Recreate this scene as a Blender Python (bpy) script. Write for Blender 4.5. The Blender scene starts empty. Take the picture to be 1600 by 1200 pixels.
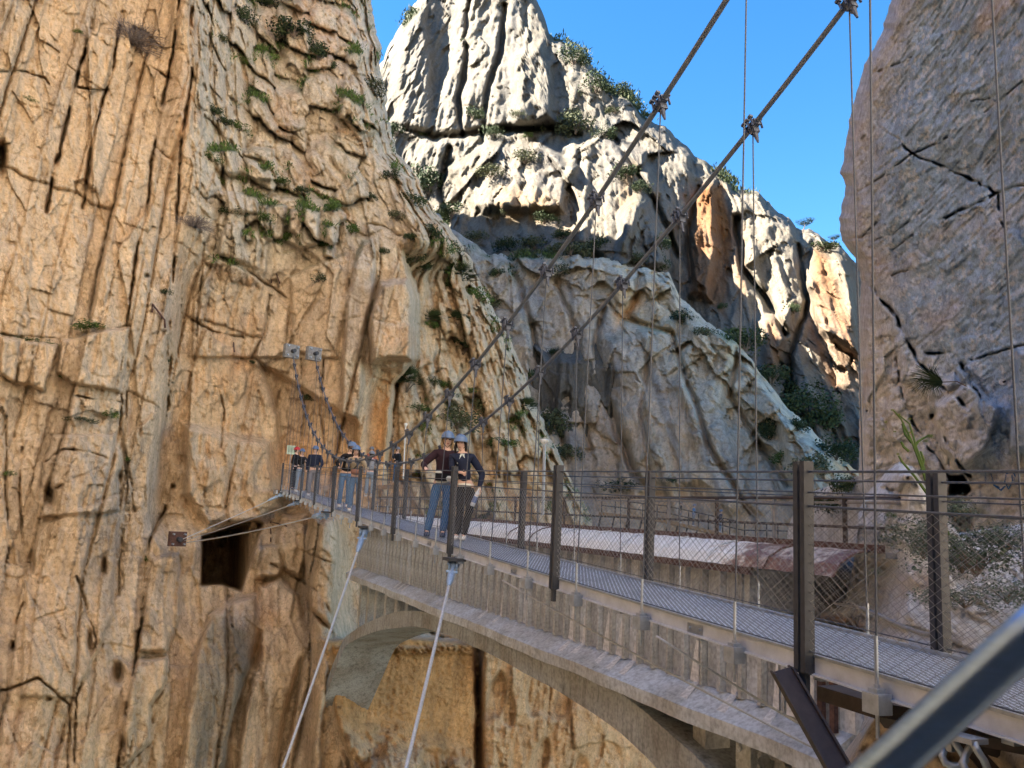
import bpy, bmesh, math, random
import numpy as np
from mathutils import Vector, Matrix
from mathutils.bvhtree import BVHTree

# ------------------------------------------------------------------ camera
FPX = 1284.0; PITCH = math.radians(9.02); ROLL = math.radians(2.85)
_cp, _sp, _cr, _sr = math.cos(PITCH), math.sin(PITCH), math.cos(ROLL), math.sin(ROLL)
FWD = np.array([0, _cp, _sp]); _U = np.array([0, -_sp, _cp]); _R = np.array([1., 0, 0])
RGT = _cr*_R + _sr*_U; UPV = -_sr*_R + _cr*_U
scene = bpy.context.scene
cam_data = bpy.data.cameras.new('camera'); cam = bpy.data.objects.new('camera', cam_data)
scene.collection.objects.link(cam); scene.camera = cam
cam_data.sensor_width = 36.0; cam_data.lens = 36.0*FPX/1600.0
cam_data.clip_start = 0.05; cam_data.clip_end = 3000
m = Matrix.Identity(4)
for i in range(3):
    m[i][0] = RGT[i]; m[i][1] = UPV[i]; m[i][2] = -FWD[i]
cam.matrix_world = m
cam_data.dof.use_dof = True; cam_data.dof.focus_distance = 13.0; cam_data.dof.aperture_fstop = 8.0

# ------------------------------------------------------------------ light
SUN_AZ = math.radians(-93.0)      # clockwise from +Y (the sun stands to the left, over the high cliff)
SUN_EL = math.radians(40.0)
world = bpy.data.worlds.new('World'); scene.world = world; world.use_nodes = True
wn = world.node_tree; wn.nodes.clear()
sky = wn.nodes.new('ShaderNodeTexSky'); sky.sky_type = 'NISHITA'; sky.sun_disc = False
sky.sun_elevation = SUN_EL; sky.sun_rotation = SUN_AZ; sky.air_density = 1.0; sky.dust_density = 0.1; sky.ozone_density = 3.0
bg = wn.nodes.new('ShaderNodeBackground'); bg.inputs['Strength'].default_value = 0.05
wo = wn.nodes.new('ShaderNodeOutputWorld')
hs = wn.nodes.new('ShaderNodeHueSaturation'); hs.inputs['Saturation'].default_value = 1.3; wn.links.new(sky.outputs[0], hs.inputs['Color']); wn.links.new(hs.outputs[0], bg.inputs[0]); wn.links.new(bg.outputs[0], wo.inputs[0])
sun_d = bpy.data.lights.new('sun', 'SUN'); sun_d.energy = 5.0; sun_d.angle = math.radians(0.53); sun_d.color = (1.0, 0.90, 0.76)
sun = bpy.data.objects.new('sun', sun_d); scene.collection.objects.link(sun)
sdir = Vector((math.sin(SUN_AZ)*math.cos(SUN_EL), math.cos(SUN_AZ)*math.cos(SUN_EL), math.sin(SUN_EL)))
sun.rotation_euler = sdir.to_track_quat('Z', 'Y').to_euler()
sun.location = sdir*200
vs = scene.view_settings
vs.view_transform = 'Standard'; vs.look = 'None'; vs.gamma = 1.0; vs.exposure = 2.9; vs.use_curve_mapping = False
scene.render.resolution_x = 1024; scene.render.resolution_y = 768

# ------------------------------------------------------------------ helpers
random.seed(7); rng = np.random.default_rng(11)
COL = scene.collection
def ray(px, py):
    px = np.asarray(px, float); py = np.asarray(py, float)
    return RGT*((px-800)/FPX)[..., None] - UPV*((py-600)/FPX)[..., None] + FWD
def at(px, py, Y):                      # the point seen at (px, py) of the photograph at forward distance Y
    d = ray(px, py); return Vector(d*(Y/d[..., 1]))
def pix(P):
    P = np.asarray(P, float); z = P@FWD
    return 800+FPX*(P@RGT)/z, 600-FPX*(P@UPV)/z
def frame(yawdeg):
    y = math.radians(yawdeg)
    return Vector((math.sin(y), math.cos(y), 0)), Vector((math.cos(y), -math.sin(y), 0))

def tag(o, label=None, cat=None, group=None, kind=None):
    if label: o['label'] = label
    if cat: o['category'] = cat
    if group: o['group'] = group
    if kind: o['kind'] = kind
    return o
def empty(name, loc=(0, 0, 0), rz=0.0):
    o = bpy.data.objects.new(name, None); COL.objects.link(o); o.location = loc; o.rotation_euler = (0, 0, rz)
    o.empty_display_size = 0.2
    return o

# numpy noise ------------------------------------------------------
def _h(ix, iy, iz=0, seed=0):
    with np.errstate(over='ignore'):
        n = (ix.astype(np.int64)*374761393 + iy.astype(np.int64)*668265263 + np.asarray(iz).astype(np.int64)*2147483647 + seed*1274126177) & 0xffffffff
        n = ((n ^ (n >> 13))*1274126177) & 0xffffffff
        n = ((n ^ (n >> 16))*2246822519) & 0xffffffff
        n = n ^ (n >> 15)
    return (n & 0xffffff)/float(0xffffff)
def noise3(x, y, z, seed=0):
    xi, yi, zi = np.floor(x), np.floor(y), np.floor(z)
    fx, fy, fz = x-xi, y-yi, z-zi
    fx = fx*fx*(3-2*fx); fy = fy*fy*(3-2*fy); fz = fz*fz*(3-2*fz)
    xi = xi.astype(np.int64); yi = yi.astype(np.int64); zi = zi.astype(np.int64)
    def c(a, b, d): return _h(xi+a, yi+b, zi+d, seed)
    x00 = c(0,0,0)*(1-fx)+c(1,0,0)*fx; x10 = c(0,1,0)*(1-fx)+c(1,1,0)*fx
    x01 = c(0,0,1)*(1-fx)+c(1,0,1)*fx; x11 = c(0,1,1)*(1-fx)+c(1,1,1)*fx
    return (x00*(1-fy)+x10*fy)*(1-fz)+(x01*(1-fy)+x11*fy)*fz
def fbm(x, y, z, octv=4, seed=0, gain=.5):
    a, s, t = 1.0, 0.0, 0.0
    for o in range(octv):
        s = s+a*(noise3(x, y, z, seed+o)*2-1); t += a; a *= gain
        x, y, z = x*2.03+7.1, y*2.03+3.3, z*2.03+1.7
    return s/t
def ridged(x, y, z, octv=4, seed=0):
    a, s, t = 1.0, 0.0, 0.0
    for o in range(octv):
        s = s+a*(1-np.abs(noise3(x, y, z, seed+o)*2-1)*2); t += a; a *= .5
        x, y, z = x*2.03+7.1, y*2.03+3.3, z*2.03+1.7
    return s/t
def worley(x, y, seed=0, jit=.9):
    xi, yi = np.floor(x), np.floor(y)
    f1 = np.full(x.shape, 9.); f2 = np.full(x.shape, 9.); idh = np.zeros(x.shape)
    for dx in (-1, 0, 1):
        for dy in (-1, 0, 1):
            cx, cy = xi+dx, yi+dy
            px = cx+.5+(_h(cx, cy, 0, seed)-.5)*jit; py = cy+.5+(_h(cx, cy, 1, seed)-.5)*jit
            d = np.hypot(px-x, py-y); hid = _h(cx, cy, 2, seed)
            near = d < f1
            f2 = np.where(near, f1, np.minimum(f2, d)); idh = np.where(near, hid, idh); f1 = np.where(near, d, f1)
    return f1, f2, idh
def facet(x, y, seed=0, jit=.95):
    """broken rock: every cell is a plane tilted its own way"""
    xi, yi = np.floor(x), np.floor(y)
    f1 = np.full(x.shape, 9.); h = np.zeros(x.shape)
    for dx in (-1, 0, 1):
        for dy in (-1, 0, 1):
            cx, cy = xi+dx, yi+dy
            px = cx+.5+(_h(cx, cy, 0, seed)-.5)*jit; py = cy+.5+(_h(cx, cy, 1, seed)-.5)*jit
            ex_, ey_ = x-px, y-py
            d = np.hypot(ex_, ey_); near = d < f1
            f1 = np.where(near, d, f1)
            h = np.where(near, (_h(cx, cy, 3, seed)-.5)*2*ex_+(_h(cx, cy, 4, seed)-.5)*1.6*ey_+(_h(cx, cy, 2, seed)-.5)*.5, h)
    return h
def bricks(x, y, seed=0, jy=.8):
    """columns of unequal width cut by uneven level breaks: edge distance and a hash per block"""
    xi = np.floor(x); fx = x-xi
    # irregular column borders
    b0 = (_h(xi, xi*0, 5, seed)-.5)*.6; b1 = (_h(xi+1, xi*0, 5, seed)-.5)*.6
    col = np.where(fx < b0, xi-1, np.where(fx > 1+b1, xi+1, xi))
    l = col+(_h(col, col*0, 5, seed)-.5)*.6; r = col+1+(_h(col+1, col*0, 5, seed)-.5)*.6
    ex = np.minimum(x-l, r-x)
    sc = .6+.9*_h(col, col*0, 6, seed); yy = y*sc+_h(col, col*0, 7, seed)*13
    yi = np.floor(yy); fy = yy-yi
    c0 = (_h(col, yi, 8, seed)-.5)*jy; c1 = (_h(col, yi+1, 8, seed)-.5)*jy
    row = np.where(fy < c0, yi-1, np.where(fy > 1+c1, yi+1, yi))
    b = row+(_h(col, row, 8, seed)-.5)*jy; t = row+1+(_h(col, row+1, 8, seed)-.5)*jy
    ey = np.minimum(yy-b, t-yy)/sc
    return ex, ey, _h(col, row, 9, seed), _h(col, col*0, 10, seed), (yy-b)/(t-b)
def sstep(a, b, x):
    t = np.clip((x-a)/(b-a), 0, 1); return t*t*(3-2*t)
def seg_dist(X, Y, pts):
    d = np.full(X.shape, 1e9)
    for (x0, y0), (x1, y1) in zip(pts[:-1], pts[1:]):
        vx, vy = x1-x0, y1-y0; L2 = vx*vx+vy*vy+1e-9
        t = np.clip(((X-x0)*vx+(Y-y0)*vy)/L2, 0, 1)
        d = np.minimum(d, np.hypot(X-x0-t*vx, Y-y0-t*vy))
    return d
def poly_sd(X, Y, poly):               # >0 inside
    d = seg_dist(X, Y, poly+[poly[0]]); ins = np.zeros(X.shape, bool); n = len(poly)
    for i in range(n):
        x0, y0 = poly[i]; x1, y1 = poly[(i+1) % n]
        c = ((y0 > Y) != (y1 > Y)) & (X < (x1-x0)*(Y-y0)/((y1-y0) if y1 != y0 else 1e-9)+x0)
        ins ^= c
    return np.where(ins, d, -d)
def local(fn, X, Y, pts, pad, out):    # evaluate a pixel feature only near it
    xs = [p[0] for p in pts]; ys = [p[1] for p in pts]
    m_ = (X > min(xs)-pad) & (X < max(xs)+pad) & (Y > min(ys)-pad) & (Y < max(ys)+pad)
    if m_.any(): out[m_] += fn(X[m_], Y[m_])

def grid_mesh(name, P, colr=None, mat=None, flip=False, smooth=True):
    nr, nc = P.shape[:2]
    me = bpy.data.meshes.new(name)
    me.vertices.add(nr*nc); me.vertices.foreach_set('co', P.reshape(-1).astype(np.float32))
    i = np.arange((nr-1)*(nc-1)); r = i//(nc-1); c = i % (nc-1); a = r*nc+c
    q = np.stack([a, a+nc, a+nc+1, a+1], 1) if not flip else np.stack([a, a+1, a+nc+1, a+nc], 1)
    n = len(q)
    me.loops.add(n*4); me.loops.foreach_set('vertex_index', q.reshape(-1).astype(np.int32))
    me.polygons.add(n); me.polygons.foreach_set('loop_start', (np.arange(n)*4).astype(np.int32))
    if smooth: me.polygons.foreach_set('use_smooth', np.ones(n, bool))
    me.update(); me.validate()
    if colr is not None:
        ca = me.color_attributes.new('tint', 'FLOAT_COLOR', 'POINT')
        c4 = np.concatenate([colr.reshape(-1, 3), np.ones((nr*nc, 1))], 1)
        ca.data.foreach_set('color', c4.reshape(-1).astype(np.float32))
    o = bpy.data.objects.new(name, me); COL.objects.link(o)
    if mat: me.materials.append(mat)
    return o

# ------------------------------------------------------------------ materials
def new_mat(name):
    mt = bpy.data.materials.new(name); mt.use_nodes = True
    nt = mt.node_tree; b = nt.nodes['Principled BSDF']
    return mt, nt, b
def N(nt, typ, **kw):
    n = nt.nodes.new(typ)
    for k, v in kw.items():
        if k.startswith('i_'): n.inputs[k[2:]].default_value = v
        else: setattr(n, k, v)
    return n
def ramp(nt, src, stops):
    r = nt.nodes.new('ShaderNodeValToRGB'); el = r.color_ramp.elements
    while len(el) < len(stops): el.new(.5)
    for e, (p, c) in zip(el, stops): e.position = p; e.color = (*c, 1) if len(c) == 3 else c
    nt.links.new(src, r.inputs[0]); return r
def rock_mat(name, s=1.0, bump=.6, crack=.5):
    mt, nt, b = new_mat(name); L = nt.links.new
    at_ = N(nt, 'ShaderNodeAttribute', attribute_name='tint')
    tc = N(nt, 'ShaderNodeTexCoord')
    mp = N(nt, 'ShaderNodeMapping'); mp.inputs['Scale'].default_value = (s, s, s*.35); L(tc.outputs['Object'], mp.inputs[0])
    n1 = N(nt, 'ShaderNodeTexNoise'); n1.inputs['Scale'].default_value = 1.6; n1.inputs['Detail'].default_value = 8; n1.inputs['Roughness'].default_value = .72
    L(mp.outputs[0], n1.inputs['Vector'])
    n2 = N(nt, 'ShaderNodeTexNoise'); n2.inputs['Scale'].default_value = 7*s; n2.inputs['Detail'].default_value = 5; n2.inputs['Roughness'].default_value = .78
    L(tc.outputs['Object'], n2.inputs['Vector'])
    # thin joints: edges of two stretched, slightly warped cell patterns
    wv = N(nt, 'ShaderNodeMix', data_type='VECTOR'); wv.inputs[0].default_value = .10
    L(mp.outputs[0], wv.inputs[4]); L(n2.outputs['Color'], wv.inputs[5])
    v1 = N(nt, 'ShaderNodeTexVoronoi', feature='DISTANCE_TO_EDGE'); v1.inputs['Scale'].default_value = 1.5; L(wv.outputs[1], v1.inputs['Vector'])
    v2 = N(nt, 'ShaderNodeTexVoronoi', feature='DISTANCE_TO_EDGE'); v2.inputs['Scale'].default_value = 4.3; L(wv.outputs[1], v2.inputs['Vector'])
    c1 = N(nt, 'ShaderNodeMapRange'); c1.inputs[1].default_value = 0; c1.inputs[2].default_value = .035; L(v1.outputs['Distance'], c1.inputs[0])
    c2 = N(nt, 'ShaderNodeMapRange'); c2.inputs[1].default_value = 0; c2.inputs[2].default_value = .07; L(v2.outputs['Distance'], c2.inputs[0])
    # joints only here and there
    n3 = N(nt, 'ShaderNodeTexNoise'); n3.inputs['Scale'].default_value = .9*s; n3.inputs['Detail'].default_value = 3; L(tc.outputs['Object'], n3.inputs['Vector'])
    g3 = N(nt, 'ShaderNodeMapRange'); g3.inputs[1].default_value = .45; g3.inputs[2].default_value = .62; L(n3.outputs[0], g3.inputs[0])
    mn = N(nt, 'ShaderNodeMath', operation='MINIMUM'); L(c1.outputs[0], mn.inputs[0]); L(c2.outputs[0], mn.inputs[1])
    iv = N(nt, 'ShaderNodeMath', operation='SUBTRACT'); iv.inputs[0].default_value = 1; L(mn.outputs[0], iv.inputs[1])
    jm = N(nt, 'ShaderNodeMath', operation='MULTIPLY'); L(iv.outputs[0], jm.inputs[0]); L(g3.outputs[0], jm.inputs[1])
    r1 = ramp(nt, n1.outputs[0], [(.30, (.66, .63, .60)), (.44, (.98, .96, .94)), (.54, (1.12, 1.11, 1.10)), (.70, (1.38, 1.37, 1.35))])
    r2 = ramp(nt, n2.outputs[0], [(.32, (.60, .58, .56)), (.47, (.95, .95, .95)), (.60, (1.08, 1.08, 1.08)), (.72, (1.28, 1.28, 1.27))])
    m1 = N(nt, 'ShaderNodeMix', data_type='RGBA', blend_type='MULTIPLY'); m1.inputs[0].default_value = 1
    m2 = N(nt, 'ShaderNodeMix', data_type='RGBA', blend_type='MULTIPLY'); m2.inputs[0].default_value = 1
    m3 = N(nt, 'ShaderNodeMix', data_type='RGBA', blend_type='MULTIPLY')
    ja = N(nt, 'ShaderNodeMath', operation='MULTIPLY'); L(jm.outputs[0], ja.inputs[0]); ja.inputs[1].default_value = crack; L(ja.outputs[0], m3.inputs[0]); m3.inputs[7].default_value = (.45, .38, .32, 1)
    L(at_.outputs['Color'], m1.inputs[6]); L(r1.outputs[0], m1.inputs[7]); L(m1.outputs[2], m2.inputs[6]); L(r2.outputs[0], m2.inputs[7]); L(m2.outputs[2], m3.inputs[6])
    L(m3.outputs[2], b.inputs['Base Color'])
    b.inputs['Roughness'].default_value = .92; b.inputs['Specular IOR Level'].default_value = .25
    bp = N(nt, 'ShaderNodeBump'); bp.inputs['Strength'].default_value = bump; bp.inputs['Distance'].default_value = .10/s
    L(n2.outputs[0], bp.inputs['Height']); L(bp.outputs[0], b.inputs['Normal'])
    return mt
M = {}
M['rock_warm'] = rock_mat('warm_limestone', 1.0, .9, .55)
M['rock_far'] = rock_mat('far_limestone', .35, .8, .35)
M['rock_near'] = rock_mat('grey_limestone', 3.0, .45, .35)

def mixc(c, col, w):
    w = w[..., None]; return c*(1-w)+np.array(col)*w
# ================================================================== LEFT CLIFF
SIL_L = [(-700,556),(-300,566),(-40,575),(0,580),(25,584),(55,589),(75,596),(100,592),(130,601),(180,606),(215,612),(240,622),(260,640),(285,655),(310,668),(335,680),(350,698),(375,715),(400,735),(430,745),(455,757),(480,768),(510,790),(540,803),(580,818),(620,832),(660,850),(700,868),(740,890),(780,910),(830,935),(900,965),(960,1000),(1020,1040),(1080,1070),(1120,1095),(1200,1115),(1500,1180)]
EDGE = [(-700,9999),(370,9999),(371,615),(440,640),(470,649),(560,647),(585,628),(600,612),(700,606),(790,600),(960,600),(961,9999),(1500,9999)]
def left_cliff():
    ys = np.concatenate([np.arange(-300, -60, 30), np.arange(-60, 1230, 2.0), np.arange(1230, 1560, 40)])
    nc = 440
    us = np.linspace(0, 1, nc)
    S = np.interp(ys, [p[0] for p in SIL_L], [p[1] for p in SIL_L])
    S = S+fbm(ys/14., ys*0, ys*0, 4, 3)*5
    X = -60+(S[:, None]+60)*us[None, :]; Y = np.repeat(ys[:, None], nc, 1)
    # coarse columns far to the left
    xl = np.arange(-620, -60, 40.)
    X = np.concatenate([np.repeat(xl[None], len(ys), 0), X], 1); Y = np.repeat(ys[:, None], X.shape[1], 1)
    Sx = np.repeat(S[:, None], X.shape[1], 1)
    D = np.interp(X, [-620,-60,120,300,430,560,640,720,800,900,1100], [16,25,28.5,33,36.5,38.5,39.5,43,47,51,50])
    D = D+np.clip((420-Y)/420, 0, 3)*7*sstep(270, 400, X)+np.clip((500-Y)/500, 0, 3)*2.5*(1-sstep(250, 300, X))
    D = D-2.0*sstep(880, 1100, Y)*(1-sstep(520, 640, X))
    D = D+2.2*sstep(255, 290, X+(Y-500)*.12)*sstep(300, 480, Y)*(1-sstep(430, 520, X))*(1-sstep(780, 860, Y))
    E = np.interp(Y, [p[0] for p in EDGE], [p[1] for p in EDGE])+fbm(Y/25, Y*0, Y*0, 2, 9)*4
    D = D+5.0*sstep(-2, 9, X-E)*sstep(371, 440, Y)*(1-sstep(880, 960, Y))
    # round the silhouette away
    e = np.clip(1-(Sx-X)/55., 0, 1); D = D+7*e**3+np.where(Sx-X < 1.0, 18, 0)
    d = ray(X, Y); sc = D/d[..., 1]; P0 = d*sc[..., None]
    px, py, pz = P0[..., 0], P0[..., 1], P0[..., 2]
    s = px*.74+py*.67                                         # run along the wall
    fine = fbm(s*2.4, py*1.2, pz*1.6, 3, 23)*.10
    wx = fbm(s*.20, py*.1, pz*.07, 2, 21)*.45+fine*.55; wz = fbm(s*.5+40, py*.1, pz*.3, 3, 22)*1.1+fine*1.3
    lean = s-.16*pz
    slope = sstep(0, 60, X-np.where(E > 5000, 640, E))*sstep(330, 420, Y)*(1-sstep(860, 980, Y)) + sstep(600, 660, X)*sstep(200, 300, Y)*(1-sstep(330, 420, Y))
    slope = np.clip(slope, 0, 1)
    blocky = sstep(285, 330, X)*(1-sstep(380, 480, Y+(X-430)*.25))*(1-slope); blocky = np.clip(blocky, 0, 1)
    smoothc = sstep(262, 285, X+(Y-600)*.05)*(1-sstep(415, 440, X))*sstep(540, 600, Y)*(1-sstep(790, 840, Y))
    cm = sstep(.38, .62, noise3(s*.35, py*.2, pz*.22, 24)); cm2 = sstep(.4, .65, noise3(s*.8+5, py*.4, pz*.4, 25))
    disp = np.zeros_like(D)
    flat = 1-np.clip(blocky+slope, 0, 1)
    # large strata columns
    ex, ey, hb, hc, fy = bricks((lean+wx)/3.1, (pz+wz*.8)/9., 31)
    disp += (hc-.5)*1.1*(1-.6*blocky)*(1-.5*slope)+(hb-.5)*.5*flat - flat*cm*.5*np.exp(-(ex*3.1/.07)**2) - flat*cm2*.2*np.exp(-(ey*9/.07)**2)
    # medium columns
    ex, ey, hb, hc, fy = bricks((lean+wx*.7+.3)/1.15, (pz+wz*.6)/3.4, 47)
    kk = (1-.75*smoothc)*flat
    disp += kk*((hc-.5)*.34+(hb-.5)*.2) - kk*.2*cm2*np.exp(-(ex*1.15/.04)**2)*(hc > .35) - kk*cm*.06*np.exp(-(ey*2.4/.05)**2)
    # broken ground at the top: upright rounded blocks of every size with soil filled ledges between
    wb_ = fbm(s*.9, py*.5, pz*.7, 3, 26)*.9
    bz = pz+.22*s+wz*1.2+wb_; bx = s-.12*pz+wx*.8+fbm(s*.7, py*.4, pz*.9, 2, 27)*.5
    big = sstep(.35, .6, noise3(s*.16, py*.1, pz*.2, 28))
    ex, ey, hb, hc, fy = bricks(bx/1.5, bz/2.6, 71, .95)
    ro = 1-np.exp(-np.minimum(ex*1.5, ey*2.6)/.16)
    disp += blocky*big*((hb-.5)*1.5+.45*ro-.3*cm2*np.exp(-(ey*2.6/.08)**2)-.8*sstep(.6, 1.0, fy)*(hb > .3)+.1)
    ex, ey, hb, hc, fy = bricks(bx/.9+3, bz/1.35+7, 73, .95)
    ro = 1-np.exp(-np.minimum(ex*.9, ey*1.35)/.10)
    disp += blocky*(1-big)*((hb-.5)*1.0+.3*ro-.4*sstep(.5, 1.0, fy))
    ex, ey, hb, hc, fy = bricks(bx/.42+3, bz/.8+7, 74, .95)
    disp += blocky*((hb-.5)*.22+.10*(1-np.exp(-np.minimum(ex*.42, ey*.8)/.05)))*(.4+.6*cm)
    # slope of tilted slabs and boulders to the right
    tl = s*.85+pz*.42; tp = pz*.95-s*.38
    ex, ey, hb, hc, fy = bricks((tl+wx)/1.5, (tp+wz)/2.6, 83, .9)
    disp += slope*((hb-.5)*2.4+.6*(1-np.exp(-np.minimum(ex*1.5, ey*2.6)/.18))-1.2*sstep(.45, 1., fy))
    ex, ey, hb, hc, fy = bricks((tl+wx*.8)/.6+9, (tp+wz*.8)/1.1+2, 85, .9)
    disp += slope*((hb-.5)*.9+.3*(1-np.exp(-np.minimum(ex*.6, ey*1.1)/.07)))
    disp += slope*.16*ridged(tl*2.6, py*0, tp*.35, 3, 12)
    # fracture planes
    rough = 1+.5*blocky+.5*slope
    disp += rough*(.50*facet((s+wx*.4)/2.3, (pz+wz*.5)/6.2, 301)+.30*facet((s+fine)/.95, (pz+wz*.3)/2.4, 302)+.15*facet((s+fine)/.4, (pz+fine)/.9, 303)+.07*facet(s/.19, pz/.36, 304))
    # weathering
    disp += .4*fbm(s*.22, py*.15, pz*.13, 3, 51) + .16*fbm(s*1.2, py*.8, pz*.35, 5, 52) + .075*ridged(s*3.2, py*1.5, pz*1.1, 4, 53) + .05*fbm(s*9, py*5, pz*6, 3, 54, .7)
    disp += smoothc*(.25*ridged(s*.55, py*.3, pz*.6+s*.2, 4, 61)+.3*facet((s+wx*.6)/1.3, (pz+wz*.6)/1.5, 305))
    disp += .07*ridged(lean*2.6+wx, py*0, pz*.12, 2, 63)*flat
    jx = fbm(X/16, Y/40, X*0, 5, 90, .65)*5; jy_ = fbm(X/40+9, Y/16, X*0, 5, 91, .65)*5
    Xj, Yj = X+jx, Y+jy_
    cmod = .15+.85*sstep(.3, .65, noise3(X/22, Y/30, X*0, 95)); wmod = .55+.6*noise3(X/17, Y/17, X*0, 96)
    def crack(pts, w=2.2, dep=.9):
        q = np.zeros_like(disp)
        local(lambda x, y: np.exp(-(seg_dist(x, y, pts)/w)**2), Xj, Yj, pts, w*4, q)
        m_ = q > 0; disp[m_] -= dep*cmod[m_]*q[m_]**(1/wmod[m_]**2)
    def plate(poly, h, soft=5):
        local(lambda x, y: h*sstep(-soft*.4, soft, poly_sd(x, y, poly)), Xj, Yj, poly, soft*2+8, disp)
        crack(poly+[poly[0]], 1.7, min(.35, abs(h)*.4))
    # ---- plates and blocks read from the photograph
    plate([(338,388),(350,356),(376,346),(404,360),(410,386),(404,424),(336,402)], .7, 9)
    plate([(567,374),(583,375),(590,398),(583,460),(569,520),(568,600),(560,655),(530,648),(534,560),(541,470),(556,400)], 1.3, 7)
    plate([(335,405),(372,415),(430,452),(452,480),(448,560),(300,560),(305,470),(322,430)], .5, 4)
    plate([(452,430),(520,400),(548,392),(545,470),(532,530),(528,560),(455,552)], .45, 5)
    plate([(0,527),(30,530),(36,560),(24,600),(0,585)], .6, 5)
    plate([(38,532),(92,538),(80,578),(72,613),(25,598)], .7, 5)
    plate([(96,530),(205,508),(190,614),(110,600),(88,580)], .7, 5)
    plate([(82,680),(180,676),(190,712),(186,800),(60,810),(66,725)], .5, 6)
    plate([(66,820),(186,770),(180,960),(120,1090),(30,1090),(40,900)], .35, 6)
    plate([(212,1030),(262,1024),(262,1062),(238,1100),(236,1160),(196,1200),(190,1130)], 1.0, 6)
    plate([(236,870),(280,860),(284,960),(262,1020),(215,1020),(222,960)], .8, 8)
    plate([(325,962),(352,940),(405,925),(408,985),(392,1040),(370,1110),(340,1240),(275,1240),(300,1030)], 1.6, 10)
    plate([(402,912),(440,902),(470,930),(484,1010),(452,1090),(430,1240),(362,1240),(380,1120),(404,1010)], 1.4, 10)
    plate([(438,806),(478,800),(480,860),(472,905),(446,890),(430,845)], 1.3, 7)
    plate([(482,798),(530,806),(532,860),(524,935),(520,985),(484,950),(476,880)], 1.5, 7)
    plate([(402,852),(436,848),(446,885),(440,900),(398,905),(392,870)], 1.2, 6)
    plate([(486,950),(522,990),(510,1080),(500,1240),(440,1240),(462,1090)], .9, 8)
    plate([(450,330),(468,318),(500,330),(498,382),(472,392),(448,378)], .9, 6)
    plate([(508,352),(522,350),(526,380),(520,404),(503,398)], .8, 6)
    plate([(322,232),(430,230),(438,282),(400,284),(340,270)], .7, 7)
    plate([(408,318),(448,322),(444,372),(420,378),(406,350)], .7, 6)
    plate([(340,298),(404,304),(404,336),(352,332)], .6, 6)
    plate([(575,60),(600,100),(604,200),(560,220),(530,180),(540,90)], .9, 8)
    plate([(440,0),(470,0),(490,40),(480,120),(450,110)], .5, 6)
    plate([(460,188),(474,196),(470,216),(446,214),(444,192)], .8, 7)
    for c in ([(152,0),(138,60),(116,136),(104,190),(92,236),(80,290),(72,330)], [(192,20),(184,60),(176,104),(160,160),(148,200),(138,260),(128,325)],
              [(300,0),(296,60),(300,120),(290,180),(284,224),(280,280),(276,360),(270,430),(268,470),(266,560),(256,700)],
              [(280,0),(272,60),(264,120),(252,170),(246,210),(236,270),(230,330),(216,384),(208,440),(198,510)],
              [(270,760),(256,800),(234,844),(226,910),(221,975),(212,1030),(202,1087),(190,1150),(180,1240)]):
        crack(c, 2.4, 1.3)
    for c in ([(0,112),(30,112),(70,122),(78,132)], [(120,136),(180,140),(205,100)], [(160,252),(200,258),(236,254)], [(225,100),(240,108),(268,124)],
              [(0,523),(60,527),(100,532),(150,515),(205,508)], [(10,650),(8,760),(14,860),(6,900)], [(90,762),(128,745),(168,726)], [(70,722),(100,702),(140,706),(172,716)],
              [(120,620),(150,626),(186,628)], [(190,560),(188,660),(198,760),(190,860),(186,930)], [(340,400),(375,418),(410,440),(446,462)],
              [(405,1015),(388,1060),(375,1110),(366,1160),(360,1230)], [(318,380),(312,470),(305,560)], [(420,460),(412,520),(392,560)],
              [(505,560),(500,640),(506,700)], [(618,0),(560,60),(545,150)], [(330,560),(350,640),(345,700)], [(300,500),(340,520),(380,528)], [(452,480),(446,560),(430,640)],
              [(470,860),(500,872),(522,880)], [(425,880),(470,905),(505,930),(520,962)], [(35,700),(30,800),(45,900),(20,1010)], [(120,900),(150,1000),(120,1090),(115,1190)],
              [(200,560),(195,700),(210,800)], [(470,560),(476,640),(470,700)], [(0,1080),(60,1060),(110,1100),(105,1200)], [(640,980),(745,1010)]):
        crack(c, 1.7, .6)
    # overhanging prow with its hollow below
    local(lambda x, y: 2.6*sstep(-3, 8, poly_sd(x, y, [(592,440),(636,436),(648,466),(646,566),(604,562),(578,570),(576,500)])), Xj, Yj, [(570,430),(650,575)], 20, disp)
    local(lambda x, y: -1.0*sstep(-3, 10, poly_sd(x, y, [(592,574),(642,574),(622,610),(606,640),(600,720),(570,730),(574,620)])), Xj, Yj, [(560,560),(650,740)], 20, disp)
    local(lambda x, y: -1.2*sstep(-3, 8, poly_sd(x, y, [(400,560),(560,660),(560,760),(440,765),(430,640)])), X, Y, [(400,560),(560,770)], 20, disp)
    local(lambda x, y: 1.6*sstep(-4, 14, poly_sd(x, y, [(285,660),(425,690),(440,790),(400,820),(320,826),(285,770)])), Xj, Yj, [(270,640),(450,830)], 30, disp)
    local(lambda x, y: 3.0*sstep(-14, 22, poly_sd(x, y, [(484,800),(528,800),(538,870),(540,950),(548,1010),(556,1090),(560,1300),(470,1300),(486,1100),(478,950)])), Xj, Yj, [(470,790),(565,1300)], 40, disp)
    # cavern and small holes
    cv = [(315,836),(345,827),(396,808),(412,818),(386,900),(378,925),(345,914),(313,916)]
    local(lambda x, y: -13*sstep(-1, 5, poly_sd(x, y, cv))*np.clip(.15+1.0*(1-sstep(345, 395, x)), 0, 1), X, Y, cv, 12, disp)
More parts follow.
